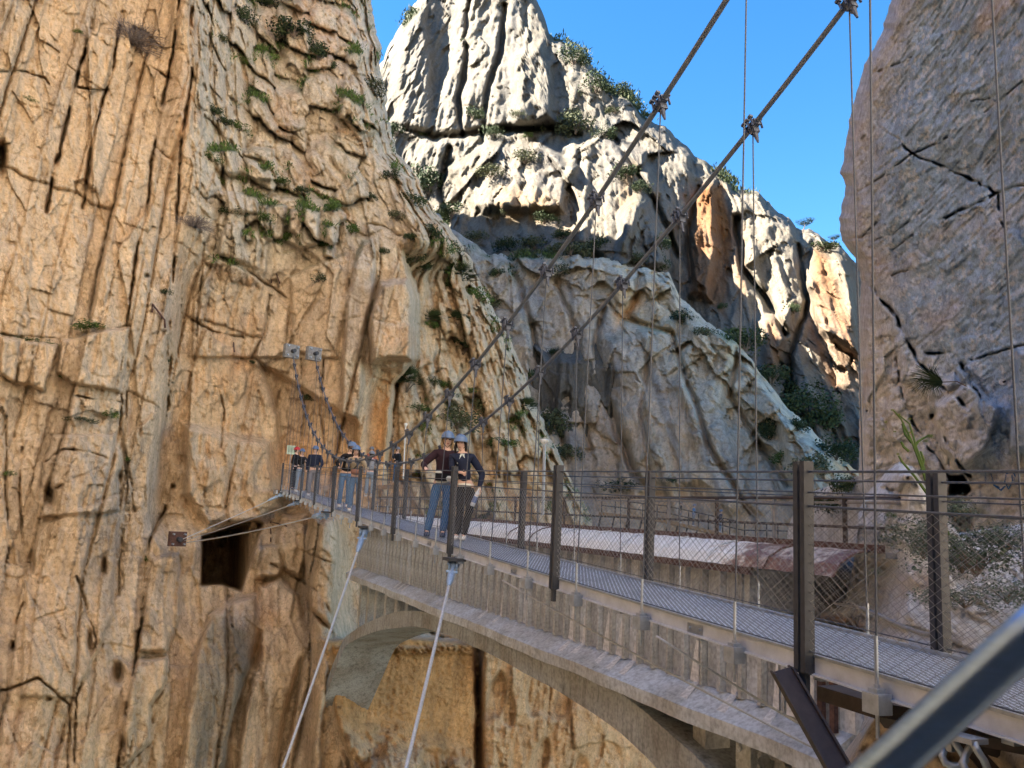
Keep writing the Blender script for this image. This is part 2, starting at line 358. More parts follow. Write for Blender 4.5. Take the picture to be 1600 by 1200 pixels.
    for (cx, cy, rx, ry, dd) in ((78,775,8,15,1.6),(163,885,4,12,1),(140,1003,4,16,1),(184,1052,7,15,1.4),(2,246,7,24,2),(50,880,5,16,1),(20,1010,3,7,.6),(230,431,4,3,.8),(75,1091,5,4,.5),(186,745,4,9,.7)):
        local(lambda x, y: -dd*np.exp(-(((x-cx)/rx)**2+((y-cy)/ry)**2)**1.5), X, Y, [(cx-rx, cy-ry), (cx+rx, cy+ry)], 14, disp)
    # masonry wall under the arch: smooth and recessed
    mw = [(505,1000),(620,992),(744,1004),(746,1120),(742,1200),(744,1500),(560,1500),(548,1200),(520,1100)]
    sdm = poly_sd(Xj, Y+jy_*.3, mw); wm = sstep(-3, 5, sdm)
    disp = disp*(1-.85*wm)+wm*(.10*facet(s/.25, pz/.22, 311)+.05*facet(s/.12, pz/.1, 312))
    rub = sstep(-9, -4, -np.abs(Y-1016-3*fbm(X/30, X*0, X*0, 2, 97)))*sstep(520, 530, X)*(1-sstep(735, 745, X))
    D = D*(1-wm)+(33.0+(X-520)*.020-3.2*sstep(1100, 1210, Y+.25*(745-X)-50)*(.5+.5*sstep(-.2, .3, fbm(X/40, Y/40, X*0, 3, 98))))*wm
    low_ = sstep(1120, 1170, Y+.25*(745-X)-50+25*fbm(X/30, Y/30, X*0, 3, 99))
    disp += wm*low_*(.8*facet(s/1.6, pz/3.0, 315)+.4*facet(s/.6, pz/1.1, 316)+.15*facet(s/.25, pz/.4, 317))
    disp += rub*(.35+.5*facet(s/.16, pz/.14, 313))
    lo = sstep(960, 1000, Y)*sstep(735, 760, X)
    D = D*(1-lo)+(38+(X-740)*.022)*lo
    disp += lo*(.9*sstep(.0, .3, ridged(s*.35, py*0, pz*.3, 2, 77))) 
    # tighten near the rim
    disp = disp*np.clip((Sx-X)/6., .25, 1)
    Dn = np.maximum(D-disp, 6)
    P = d*(Dn/d[..., 1])[..., None]
    # the wall goes on upwards beyond the frame, then back as a plateau
    top = P[0].copy(); extra = []
    for k, (dz, dy) in enumerate(((.5, 1), (1, 3), (1.5, 7), (2, 14), (2, 30), (2, 70))):
        q = top.copy(); q[:, 2] += dz; q[:, 1] += dy; q[:, 0] -= dy*.25; extra.insert(0, q)
    # ---- colour of the stone, plus orange light painted in under the prow
    c = np.zeros(P.shape)+np.array([.48, .37, .25])
    lowf = fbm(s*.12, py*.1, pz*.10, 3, 101); streak = fbm(lean*1.1, py*0, pz*.07, 4, 102); st2 = fbm(lean*2.7, py*0, pz*.12, 3, 103)
    c = mixc(c, [.54, .36, .19], np.clip(.35+lowf*1.5, 0, 1)*.36*(1-blocky*.6))
    c = mixc(c, [.47, .405, .31], np.clip(blocky*.8+.2*slope, 0, 1))
    gl = sstep(.0, .5, streak+.25*lowf)*(1-sstep(240, 300, X))*(1-sstep(480, 620, Y))
    c = mixc(c, [.33, .29, .24], gl*.75)
    gm = sstep(.05, .45, streak)*(sstep(560, 640, Y)*(1-sstep(180, 260, X))+.5*sstep(960, 1010, Y)*(1-sstep(480, 540, X)))
    c = mixc(c, [.32, .27, .21], np.clip(gm, 0, 1)*.6)
    c = mixc(c, [.34, .30, .25], sstep(.1, .5, st2)*.35)
    c = mixc(c, [.55, .36, .19], np.clip(smoothc*.6+sstep(400, 440, X)*(1-sstep(620, 660, X))*sstep(560, 640, Y)*(1-sstep(780, 840, Y))*.75, 0, 1)*np.clip(.6+lowf, 0, 1))
    c = mixc(c, [.54, .34, .17], sstep(-2, 14, poly_sd(X, Y, [(590,575),(645,575),(612,620),(606,730),(570,740),(575,600)]))*.8)  # orange light on the hollow's wall, put into the colour
    c = mixc(c, [.42, .19, .06], sstep(.1, .6, fbm(s*.5, py*.3, pz*.5, 3, 110))*.35*sstep(250, 300, X))
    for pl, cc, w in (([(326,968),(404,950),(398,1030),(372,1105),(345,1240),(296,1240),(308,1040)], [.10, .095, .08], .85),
                      ([(352,945),(400,925),(412,960),(380,985),(340,975)], [.40, .33, .28], .7),
                      ([(395,915),(450,905),(470,940),(440,960),(400,945)], [.55, .47, .38], .7),
                      ([(400,855),(436,850),(440,880),(402,875)], [.6, .52, .4], .5),
                      ([(0,1120),(70,1100),(100,1150),(90,1240),(0,1240)], [.50, .38, .30], .7),
                      ([(330,300),(450,310),(600,380),(560,400),(340,390)], [.46, .42, .35], .4),
                      ([(555,390),(590,380),(585,470),(565,560),(540,600),(540,470)], [.36, .32, .27], .75),
                      ([(452,880),(520,960),(500,1050),(440,1010)], [.40, .31, .22], .5),
                      ([(0,600),(120,620),(180,640),(170,760),(0,760)], [.40, .33, .26], .5)):
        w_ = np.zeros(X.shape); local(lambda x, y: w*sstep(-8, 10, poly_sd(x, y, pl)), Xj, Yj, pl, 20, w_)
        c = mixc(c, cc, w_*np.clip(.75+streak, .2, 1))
    c = mixc(c, [.44, .25, .095], wm*(.9-.45*low_))
    c = mixc(c, [.24, .15, .07], wm*sstep(-.1, .4, fbm(s*.8, py*.3, pz*.35, 4, 115))*.6)
    c = mixc(c, [.47, .30, .15], lo*.6)
    # thin green growth on the ledges' upper side of the broken ground
    gz = np.gradient(Dn, axis=0)
    led = np.clip(-gz*3.0, 0, 1)*(blocky+slope*1.1)*sstep(-.25, .2, fbm(s*.5, py*.3, pz*.5, 3, 120))
    c = mixc(c, [.07, .095, .03], np.clip(led, 0, 1)*.9)
    c = c*1.25
    c = np.concatenate([np.repeat(c[:1], len(extra), 0), c]); P = np.concatenate([np.array(extra), P])
    return grid_mesh('left_cliff', P, c, M['rock_warm'], smooth=False)
left = left_cliff(); tag(left, kind='structure')

# ================================================================== MOUNTAIN
TOP_M = [(540,140),(575,115),(600,92),(607,68),(625,40),(642,12),(665,-12),(700,-60),(760,-90),(810,-60),(838,-5),(850,20),(858,48),(880,68),(905,80),(925,100),(940,115),(962,140),(985,152),(1005,183),(1040,200),(1055,215),(1075,230),(1100,250),(1125,272),(1145,290),(1180,300),(1200,315),(1225,337),(1245,352),(1290,372),(1312,384),(1345,420),(1420,470)]
TOP_B = [(600,262),(640,300),(700,350),(760,395),(800,400),(850,393),(900,396),(950,405),(1000,418),(1045,425),(1065,470),(1100,500),(1150,530),(1180,570),(1215,618),(1250,655),(1290,690),(1345,745),(1420,800)]
def mountain(name, TOP, x0, x1, ybot, depth_fn, step, seed, scale, colfn, featfn=None, back=60, alb=.44):
    xs = np.arange(x0, x1+.1, step)
    T = np.interp(xs, [p[0] for p in TOP], [p[1] for p in TOP])+fbm(xs/16, xs*0, xs*0, 5, seed)*9
    nr = int((ybot-T.min())/step)
    v = np.linspace(0, 1, nr)**1.0
    Y = T[None]+(ybot-T[None])*v[:, None]; X = np.repeat(xs[None], nr, 0)
    X = X+fbm(X/20, Y/20, X*0, 2, seed+1)*1.0
    D = depth_fn(X, Y)
    e = np.clip(1-(Y-T[None])/30., 0, 1); D = D+e**3*scale*1.3*(1+fbm(X/18, Y/18, X*0, 3, seed+9))
    d = ray(X, Y); P0 = d*(D/d[..., 1])[..., None]
    disp, Xj, Yj = featfn(X, Y, P0, T[None])
    disp = disp*np.clip((Y-T[None])/8., .35, 1)
    Dn = D-disp; P = d*(Dn/d[..., 1])[..., None]
    c = colfn(X, Y, P0, Dn)
    lowr = []
    for k in (8, 25, 60):
        q = P[-1].copy(); q[:, 2] -= k; q[:, 1] -= k*.15; lowr.append(q)
    P = np.concatenate([P, np.array(lowr)]); c = np.concatenate([c, np.repeat(c[-1:], 3, 0)])
    q1 = P[0].copy(); q1[:, 1] += back*.3; q1[:, 2] -= 1
    q2 = P[0].copy(); q2[:, 1] += back; q2[:, 2] -= back*.5
    P = np.concatenate([q2[None], q1[None], P]); c = np.concatenate([c[:1], c[:1], c])
    o = grid_mesh(name, P, c*alb, M['rock_far'], smooth=False); tag(o, kind='structure'); return o

def dep_m(X, Y):
    D = np.interp(X, [540,620,760,900,1040,1120,1200,1345], [150,140,126,118,114,112,112,112])+np.clip((420-Y)/420, -.35, 1.4)*58
    Dr = np.interp(X, [1040,1120,1200,1345], [128,124,121,118])+np.clip((450-Y)/450, -.6, 1.4)*34
    w = sstep(1035, 1085, X+(Y-300)*.12)
    return D*(1-w)+Dr*w
def feat_m(X, Y, P0, T):
    x, y, z = P0[..., 0], P0[..., 1], P0[..., 2]
    wx = fbm(x*.04, y*.02, z*.04, 3, 201)*5
    peak = (1-sstep(180, 250, Y+(X-800)*.3))
    right = sstep(1040, 1090, X)
    disp = np.zeros_like(X)
    lean = x-.05*z
    rr = lean*.055+wx*.06
    disp += peak*(ridged(rr, y*0, z*.004, 2, 202)*6+ridged(lean*.16+wx*.05, y*0, z*.012, 3, 203)*2.8)
    disp += right*(ridged(lean*.05+.3, y*0, z*.004, 2, 204)*8+ridged(lean*.2, y*0, z*.02, 2, 205)*2.2)
    mid = (1-peak)*(1-right)
    wq = wx+fbm(x*.3, y*.2, z*.3, 2, 206)*1.2
    disp += mid*7*facet((x-.3*z+wq)/16, (z+.3*x+wq)/34, 207)
    disp += mid*(ridged((x+.35*z)*.11, y*0, (z-.3*x)*.02, 3, 208)*3.5)
    disp += 2.6*facet((x-.12*z+wq)/6, (z+wq)/22, 209)+1.2*facet((x-.12*z+wq)/2.6, (z+wq)/9, 214)+.6*facet((x+wx)/1.2, z/3.2, 215)
    disp += ridged((x-.06*z)*.33+wx*.05, y*0, z*.02, 3, 216)*1.6
    disp += fbm(x*.06, y*.05, z*.04, 4, 210)*3.2+fbm(x*.35, y*.2, z*.12, 4, 211)*1.0+ridged(x*.9, y*.3, z*.14, 3, 212)*.6
    disp -= 1.0*sstep(.80, .86, noise3(x*.45, y*.2, z*.28, 217))
    jx = fbm(X/26, Y/26, X*0, 2, 290)*4
    Xj, Yj = X+jx, Y+jx
    for pts, w, dep in (([(735,0),(728,80),(718,150),(722,210)], 4, 6), ([(790,10),(782,80),(760,150),(755,220)], 4, 6), ([(860,250),(890,290),(905,330)], 3, 3), ([(960,215),(990,260),(1030,330),(1060,400)], 4, 5),
                        ([(620,200),(680,215),(740,208),(800,200),(860,200),(900,210)], 6, 6), ([(1090,290),(1075,370),(1080,440)], 3, 4), ([(1150,340),(1160,420),(1200,470),(1225,520)], 5, 6), ([(1245,380),(1262,470),(1235,560),(1230,640)], 4, 5), ([(700,230),(690,300),(700,350)], 5, 5)):
        local(lambda a, b: -dep*np.exp(-(seg_dist(a, b, pts)/w)**2), Xj, Yj, pts, w*4, disp)
    for pts, h in (([(630,40),(665,10),(680,120),(670,220),(625,210),(610,120)], 7), ([(800,90),(850,60),(870,150),(868,190),(800,200)], 8), ([(700,262),(760,225),(850,222),(900,260),(880,330),(740,330)], 7), ([(880,230),(940,215),(1010,235),(1030,300),(960,420),(900,380)], 6), ([(970,330),(1000,300),(1020,330),(1050,420),(960,430)], 9), ([(1085,290),(1120,280),(1125,380),(1110,470),(1075,460)], 5), ([(1270,390),(1335,400),(1345,560),(1280,520),(1262,450)], 8), ([(1180,500),(1240,470),(1225,560),(1200,600)], 6)):
        local(lambda a, b: h*sstep(-6, 12, poly_sd(a, b, pts)), Xj, Yj, pts, 26, disp)
    return disp, Xj, Yj
def col_m(X, Y, P0, Dn):
    x, y, z = P0[..., 0], P0[..., 1], P0[..., 2]
    c = np.zeros(P0.shape)+np.array([.32, .295, .25])
    n1 = fbm(x*.03, y*.03, z*.03, 3, 301); st = fbm(x*.3, y*0, z*.015, 3, 302)
    c = mixc(c, [.42, .37, .29], sstep(-.2, .5, n1)*.7*sstep(150, 330, Y)); c = mixc(c, [.22, .22, .22], sstep(.05, .5, st)*.5)
    for pl, cc, w in (([(1080,290),(1130,285),(1150,360),(1135,500),(1110,480),(1072,455)], [.40, .17, .05], .95), ([(1150,350),(1170,350),(1165,480),(1150,500)], [.40, .19, .07], .8),
                      ([(1270,385),(1340,400),(1345,640),(1300,610),(1262,520)], [.40, .17, .05], .95), ([(1195,500),(1235,480),(1222,560),(1195,610)], [.40, .17, .05], .95), ([(1220,600),(1330,620),(1345,760),(1240,700)], [.38, .22, .11], .7),
                      ([(780,290),(860,300),(850,350),(770,345)], [.55, .38, .22], .8), ([(860,310),(900,290),(910,380),(860,370)], [.52, .40, .27], .6), ([(975,260),(1000,250),(990,330),(960,330)], [.5, .36, .22], .6)):
        w_ = np.zeros(X.shape); local(lambda a, b: w*sstep(-8, 12, poly_sd(a, b, pl)), X, Y, pl, 24, w_); c = mixc(c, cc, w_*np.clip(.8+st*1.2, .1, 1))
    gz = np.gradient(Dn, axis=0)
    led = np.clip(-gz*.35, 0, 1)*sstep(-.1, .35, fbm(x*.08, y*.05, z*.08, 3, 320))
    return mixc(c, [.085, .11, .045], np.clip(led, 0, 1)*.8)
mtn = mountain('far_mountain', TOP_M, 540, 1420, 960, dep_m, 2.0, 401, 9, col_m, feat_m, 120)

def dep_b(X, Y):
    D = np.interp(X, [600,760,900,1050,1200,1345,1420], [92,88,84,80,76,72,70])
    return D+np.clip((820-Y)/450, -.5, 1.2)*22
def feat_b(X, Y, P0, T):
    x, y, z = P0[..., 0], P0[..., 1], P0[..., 2]
    wx = fbm(x*.1, y*.05, z*.1, 3, 221)*2.2
    disp = np.zeros_like(X)
    top = 1-sstep(0, 140, Y-T); diag = sstep(-40, 60, X-(900+(Y-430)*.95))
    lean = x+.18*z
    wq = wx+fbm(x*.7, y*.4, z*.7, 3, 234)*.6
    disp += 2.6*facet((lean+wq)/6.5, (z+wq*1.5-.3*x)/(17-7*top), 227)
    k2 = .45+.9*np.maximum(top, diag)
    disp += k2*(1.3*facet((lean+wq)/2.4, (z+wq-.3*x)/5, 228)+.55*facet((lean+wq)/1.1, (z+wq-.3*x)/2., 235)+.22*facet((x+wq)/.5, z/.9, 236))
    ex, ey, hb, hc, fy = bricks((lean+wq)/2.2, (z+wq)/6., 237)
    disp += ((hb-.5)*.8+(hc-.5)*.7)*(1-.3*top)+top*.5*(1-np.exp(-np.minimum(ex*2.2, ey*4)/.3))
    tl = x*.8+z*.5; tp = z*.8-x*.5
    disp += diag*(ridged(tl*.35, y*0, tp*.06, 3, 229)*1.3)
    ex, ey, hb, hc, fy = bricks((tl+wq)/2.4, (tp+wq)/5., 238)
    disp += diag*((hb-.5)*2.6-1.3*sstep(.5, 1, fy))
    disp += (1-diag)*ridged(lean*.32+wx*.2, y*0, z*.03, 3, 230)*1.1
    disp += fbm(x*.12, y*.1, z*.1, 3, 231)*2.2+fbm(x*.8, y*.5, z*.35, 4, 232)*.45+ridged(x*2.2, y, z*.5, 3, 233)*.18
    jx = fbm(X/26, Y/26, X*0, 2, 293)*5
    Xj, Yj = X+jx, Y+jx
    for pts, w, dep in (([(940,480),(930,540),(945,620),(990,740),(1010,760)], 5, 3), ([(1000,430),(980,500),(1050,520),(1075,600),(1110,700),(1170,800)], 4, 2.5), ([(1150,545),(1140,620),(1190,700),(1230,760)], 4, 2.5), ([(870,440),(900,520),(905,620),(920,700)], 4, 2), ([(800,420),(830,500),(850,600),(880,700)], 4, 2), ([(1015,530),(1000,640),(1020,760)], 3, 1.5)):
        local(lambda a, b: -dep*np.exp(-(seg_dist(a, b, pts)/w)**2), Xj, Yj, pts, w*4, disp)
    for pts, h in (([(1075,470),(1150,530),(1130,640),(1190,800),(1120,800),(1060,620)], 2.5), ([(945,530),(1060,500),(1075,600),(1110,760),(1000,770),(960,640)], 2), ([(1210,640),(1290,700),(1345,780),(1340,860),(1240,790)], 3)):
        local(lambda a, b: h*sstep(-8, 14, poly_sd(a, b, pts)), Xj, Yj, pts, 26, disp)
    return disp, Xj, Yj
def col_b(X, Y, P0, Dn):
    x, y, z = P0[..., 0], P0[..., 1], P0[..., 2]
    c = np.zeros(P0.shape)+np.array([.35, .30, .24])
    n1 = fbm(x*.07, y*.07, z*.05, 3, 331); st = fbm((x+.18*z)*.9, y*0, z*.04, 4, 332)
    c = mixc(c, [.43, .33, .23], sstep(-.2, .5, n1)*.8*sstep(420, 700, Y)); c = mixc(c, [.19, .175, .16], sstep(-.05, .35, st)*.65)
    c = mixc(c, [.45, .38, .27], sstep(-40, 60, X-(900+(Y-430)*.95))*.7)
    for pl, cc, w in (([(960,490),(1000,460),(1005,475),(960,515)], [.58, .34, .15], .8), ([(1280,560),(1345,600),(1345,760),(1310,740)], [.55, .33, .15], .8)):
        w_ = np.zeros(X.shape); local(lambda a, b: w*sstep(-8, 12, poly_sd(a, b, pl)), X, Y, pl, 24, w_); c = mixc(c, cc, w_)
    gz = np.gradient(Dn, axis=0)
    led = np.clip(-gz*1.0, 0, 1)*sstep(-.05, .4, fbm(x*.25, y*.05, z*.25, 3, 340))*np.clip(1-sstep(60, 160, Y-430)+sstep(-40, 60, X-(900+(Y-430)*.95)), 0, 1)
    return mixc(c, [.08, .115, .035], np.clip(led, 0, 1)*.8)
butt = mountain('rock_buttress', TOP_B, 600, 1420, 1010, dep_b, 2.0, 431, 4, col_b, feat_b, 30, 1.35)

# ================================================================== RIGHT ROCK
EDG_R = [(-400,1440),(-60,1405),(0,1392),(55,1377),(100,1352),(150,1338),(180,1328),(250,1318),(270,1313),(290,1322),(340,1312),(375,1314),(392,1326),(405,1338),(440,1345),(500,1341),(600,1342),(700,1343),(800,1341),(860,1338),(1000,1338),(1300,1338)]
def right_rock():
    ys = np.concatenate([np.arange(-700, -60, 50), np.arange(-60, 1010, 2.2), np.arange(1010, 1300, 40)])
    nc = 190; us = np.linspace(0, 1, nc)
    S = np.interp(ys, [p[0] for p in EDG_R], [p[1] for p in EDG_R])+fbm(ys/9, ys*0, ys*0, 4, 5)*2.5
    X = S[:, None]+(1720-S[:, None])*us[None]; X = np.concatenate([X, np.repeat(np.arange(1760, 2300, 60.)[None], len(ys), 0)], 1)
    Y = np.repeat(ys[:, None], X.shape[1], 1); Sx = np.repeat(S[:, None], X.shape[1], 1)
    D = np.interp(X, [1310,1345,1420,1600,1720,2300], [15.5,14.6,13.2,10.8,9.4,6])
    D = D+np.clip((600-Y)/600, -.3, 1.6)*(-1.0)
    e = np.clip(1-(X-Sx)/22., 0, 1); D = D+2.5*e**3+np.where(X-Sx < .8, 3, 0)
    d = ray(X, Y); P0 = d*(D/d[..., 1])[..., None]; x, y, z = P0[..., 0], P0[..., 1], P0[..., 2]
    s = x*.8-y*.5
    disp = .35*fbm(s*.5, y*.3, z*.4, 4, 501)+.10*fbm(s*2.5, y*1.5, z*2.5, 4, 502)+.03*ridged(s*9, y*5, z*9, 3, 503)
    disp += .045*ridged(s*5, y*2, (z-.55*s)*14, 2, 504)*sstep(.1, .4, noise3(s*.8, y*.5, z*.8, 505))
    jx = fbm(X/20, Y/20, X*0, 3, 591)*5; Xj, Yj = X+jx, Y-jx
    lowz = sstep(420, 560, Y-(X-1345)*.75)
    wq = fbm(s*2, y, z*2, 3, 513)*.15
    disp += (.35+lowz)*(.28*facet((s+z*.2+wq)/.9, (z-.3*s+wq)/1.4, 511)+.12*facet((s+wq)/.35, (z+wq)/.5, 514)+.05*facet(s/.15, z/.2, 515))+lowz*.10*ridged(s*2.6, y*1.5, z*2.0, 3, 512)
    for pts, w, dep in (([(1370,195),(1400,215),(1425,240),(1470,258),(1515,280),(1555,302)], 2.6, .8), ([(1555,302),(1600,288)], 3, .7), ([(1362,378),(1400,362),(1440,330),(1466,285)], 1.6, .25), ([(1318,375),(1345,372),(1372,345)], 2, .3),
        ([(1338,302),(1365,285),(1425,240),(1480,215)], 1.8, .3), ([(1375,110),(1410,98),(1425,88)], 1.8, .25), ([(1478,340),(1510,325),(1552,305)], 3, .5), ([(1395,390),(1425,368)], 1.8, .25), ([(1392,432),(1432,415)], 1.8, .25), ([(1560,305),(1563,335),(1570,360)], 2.5, .5),
        ([(1540,175),(1600,125)], 1.6, .3), ([(1510,160),(1560,150)], 1.4, .2), ([(1345,430),(1400,500),(1440,570),(1470,600),(1520,640)], 4, .9), ([(1445,552),(1485,548),(1505,570),(1520,600),(1535,630)], 3, .7), ([(1420,640),(1440,680),(1460,710),(1490,750)], 3, .6), ([(1455,650),(1480,690),(1500,720),(1515,745)], 4, .8), ([(1400,560),(1412,620),(1430,660)], 2, .4), ([(1520,560),(1600,540)], 2, .4)):
        qv = np.zeros_like(disp); local(lambda a, b: np.exp(-(seg_dist(a, b, pts)/(w*.6))**2), Xj, Yj, pts, w*4, qv); disp -= qv*dep*.75*(.1+.9*sstep(.3, .65, noise3(X/14, Y/14, X*0, 592)))
    for pts, h in (([(1500,600),(1520,595),(1560,640),(1545,700),(1500,740),(1470,700),(1458,635)], .5), ([(1470,600),(1490,582),(1505,600),(1480,612)], .5), ([(1495,575),(1512,572),(1515,600),(1500,598)], .5), ([(1588,545),(1700,545),(1700,760),(1580,700)], 1.2)):
        local(lambda a, b: h*sstep(-3, 8, poly_sd(a, b, pts)), Xj, Yj, pts, 20, disp)
    local(lambda a, b: -2.2*sstep(-1, 5, poly_sd(a, b, [(1482,742),(1505,740),(1518,768),(1508,778),(1484,772)])), Xj, Yj, [(1470,730),(1530,790)], 10, disp)
    local(lambda a, b: -.9*sstep(-1, 8, poly_sd(a, b, [(1488,800),(1522,795),(1520,840),(1490,850)])), Xj, Yj, [(1470,780),(1540,860)], 10, disp)
    disp = disp*np.clip((X-Sx)/4., .3, 1)
    Dn = D-disp; P = d*(Dn/d[..., 1])[..., None]
    top = P[0].copy(); extra = []
    for dz, dx in ((3, .5), (8, 2), (12, 6), (13, 14)):
        q = top.copy(); q[:, 2] += dz; q[:, 0] += dx; q[:, 1] += dx; extra.insert(0, q)
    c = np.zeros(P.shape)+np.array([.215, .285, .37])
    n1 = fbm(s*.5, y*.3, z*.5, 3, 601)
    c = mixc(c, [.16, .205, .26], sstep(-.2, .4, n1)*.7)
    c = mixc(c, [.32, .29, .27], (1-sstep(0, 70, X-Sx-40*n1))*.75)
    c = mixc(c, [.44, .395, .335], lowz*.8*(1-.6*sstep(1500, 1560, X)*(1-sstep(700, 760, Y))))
    c = mixc(c, [.40, .27, .17], sstep(.2, .6, fbm(s*.9, y*.4, z*1.1, 3, 603))*.4)
    c = mixc(c, [.42, .41, .40], sstep(.58, .66, noise3(s*14, y*9, z*14, 604)*.6+noise3(s*40, y*25, z*40, 605)*.4)*.5)
    c = np.concatenate([np.repeat(c[:1], 4, 0), c]); P = np.concatenate([np.array(extra), P])
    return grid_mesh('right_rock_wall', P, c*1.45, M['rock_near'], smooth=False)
rrock = right_rock(); tag(rrock, kind='structure')

# pale outcrop the near end of both bridges rests on
TOP_O = [(1150,990),(1190,968),(1225,948),(1280,938),(1322,926),(1333,880),(1337,840),(1341,800),(1352,772),(1368,752),(1385,735),(1405,722),(1425,728),(1445,760),(1470,800),(1500,835),(1560,850),(1620,840),(1720,800),(2000,780)]
def outcrop():
    xs = np.concatenate([np.arange(1150, 1720, 2.2), np.arange(1720, 2001, 40)])
    T = np.interp(xs, [p[0] for p in TOP_O], [p[1] for p in TOP_O])+fbm(xs/11, xs*0, xs*0, 4, 15)*3
    v = np.linspace(0, 1, 210)
    Y = T[None]+(1420-T[None])*v[:, None]; X = np.repeat(xs[None], len(v), 0)
    D = np.interp(X, [1150,1250,1340,1420,1500,1620,2000], [12.2,11.8,10.7,8.8,8.3,7.6,5.5])-sstep(900, 1150, Y)*1.2
    shelf = sstep(-6, 10, poly_sd(X, Y, [(1150,985),(1280,922),(1345,900),(1350,960),(1340,990),(1160,990)]))
    e = np.clip(1-(Y-T[None])/26., 0, 1); D = D+1.3*e**3
    d = ray(X, Y); P0 = d*(D/d[..., 1])[..., None]; x, y, z = P0[..., 0], P0[..., 1], P0[..., 2]
    disp = (.35*fbm(x*.7, y*.4, z*.7, 4, 521)+.12*fbm(x*3, y*2, z*3, 4, 522)+.05*ridged(x*7+z*3, y*3, z*7-x*3, 3, 523))*(1-.5*shelf)
    wq = fbm(x*2.5, y, z*2.5, 3, 533)*.12
    disp += (1-.8*shelf)*(.35*facet((x+z*.5+wq)/.9, (z-.5*x+wq)/1.2, 531)+.2*facet((x+wq)/.33, (z+wq)/.4, 534)+.09*facet((x+wq)/.14, (z+wq)/.17, 535)+.04*facet(x/.06, z/.07, 536))
    disp -= .9*sstep(-3, 8, poly_sd(X, Y, [(1225,975),(1300,968),(1350,985),(1352,1000),(1230,992)]))
    disp = disp*np.clip((Y-T[None])/6., .3, 1)
    Dn = D-disp; P = d*(Dn/d[..., 1])[..., None]
    q = P[0].copy(); q[:, 1] += 3; q[:, 2] -= .3
    c = np.zeros(P.shape)+np.array([.48, .49, .50]); n1 = fbm(x*.8, y*.5, z*.8, 3, 541)
    c = mixc(c, [.34, .32, .30], sstep(-.1, .5, n1)*.6); c = mixc(c, [.40, .31, .24], sstep(.15, .6, fbm(x*1.1, y, z*1.6, 3, 542))*.5)
    c = mixc(c, [.46, .46, .45], shelf*.7)
    c = mixc(c, [.30, .17, .10], sstep(-3, 8, poly_sd(X, Y, [(1225,955),(1300,958),(1352,965),(1352,995),(1230,990)]))*.8)
    P = np.concatenate([q[None], P]); c = np.concatenate([c[:1], c])
    return grid_mesh('pale_outcrop', P, c*1.25, M['rock_near'], smooth=False)
outc = outcrop(); tag(outc, kind='structure')

# ------------------------------------------------ high ground round the gorge, unseen, shaped for shadow and bounced light
def wall_strip(name, pts, ztops, zbot, seed, colr, nz=26, rough=3.0, back=40, backdir=None, matn='rock_far'):
    pts = [Vector((*p, 0)) for p in pts]; P = []; n = 90
    seglen = [0]
    for a, b in zip(pts[:-1], pts[1:]): seglen.append(seglen[-1]+(b-a).length)
    ss = np.linspace(0, seglen[-1], n)
    xs = np.interp(ss, seglen, [p.x for p in pts]); ys_ = np.interp(ss, seglen, [p.y for p in pts]); zt = np.interp(ss, seglen, ztops)
    tx = np.gradient(xs); ty = np.gradient(ys_); ln = np.hypot(tx, ty); nx, ny = ty/ln, -tx/ln
    v = np.linspace(1, 0, nz)
    Z = zbot+(zt[None]-zbot)*v[:, None]+fbm(ss[None]*.05+v[:, None]*0, 0*v[:, None]+0*ss[None], 0*v[:, None]+0*ss[None], 3, seed)*4
    dsp = (fbm(ss[None]*.06+0*Z, 0*Z, Z*.04, 4, seed+1)+ridged(ss[None]*.12+0*Z, 0*Z, Z*.02, 2, seed+2)*.5)*rough
    Xg = xs[None]+nx[None]*dsp; Yg = ys_[None]+ny[None]*dsp
    G = np.stack([Xg, Yg, Z], -1)
    b = G[0].copy()
    if backdir is None: b[:, 0] -= nx*back; b[:, 1] -= ny*back
    else: b[:, 0] += backdir[0]; b[:, 1] += backdir[1]
    G = np.concatenate([b[None], G]); c = np.zeros(G.shape)+np.array(colr)
    c = mixc(c, [x_*.7 for x_ in colr], np.clip(.5+fbm(G[..., 0]*.05, G[..., 1]*.05, G[..., 2]*.05, 3, seed+5), 0, 1))
    o = grid_mesh(name, G, c, M[matn]); tag(o, kind='structure'); return o
wall_strip('left_shade_massif', [(-75,-120),(-34,-40),(-20,8),(-19,18),(-24,34),(-31,60),(-40,95),(-52,130),(-60,170)], [33,33,33,38,38,46,58,62,60], -40, 701, [.60,.46,.30], rough=2.0, back=60)  # hidden behind the left cliff; heights set for the shadow they cast
wall_strip('bounce_massif', [(19,12),(27,-4),(24,-28),(6,-58),(-18,-82),(-50,-120)], [45,60,75,88,88,82], -40, 721, [.72,.64,.53], rough=4.0, back=60)  # unseen wall added behind the camera to bounce sunlight onto the left cliff
# river bed far below
gx, gy = np.meshgrid(np.linspace(-220, 180, 60), np.linspace(-160, 340, 60))
gz = -62+fbm(gx*.01, gy*.01, gx*0, 3, 801)*3
grd = grid_mesh('river_water', np.stack([gx, gy, gz], -1), np.zeros((60, 60, 3))+np.array([.045, .05, .04]), M['rock_far'], flip=True); tag(grd, kind='structure')
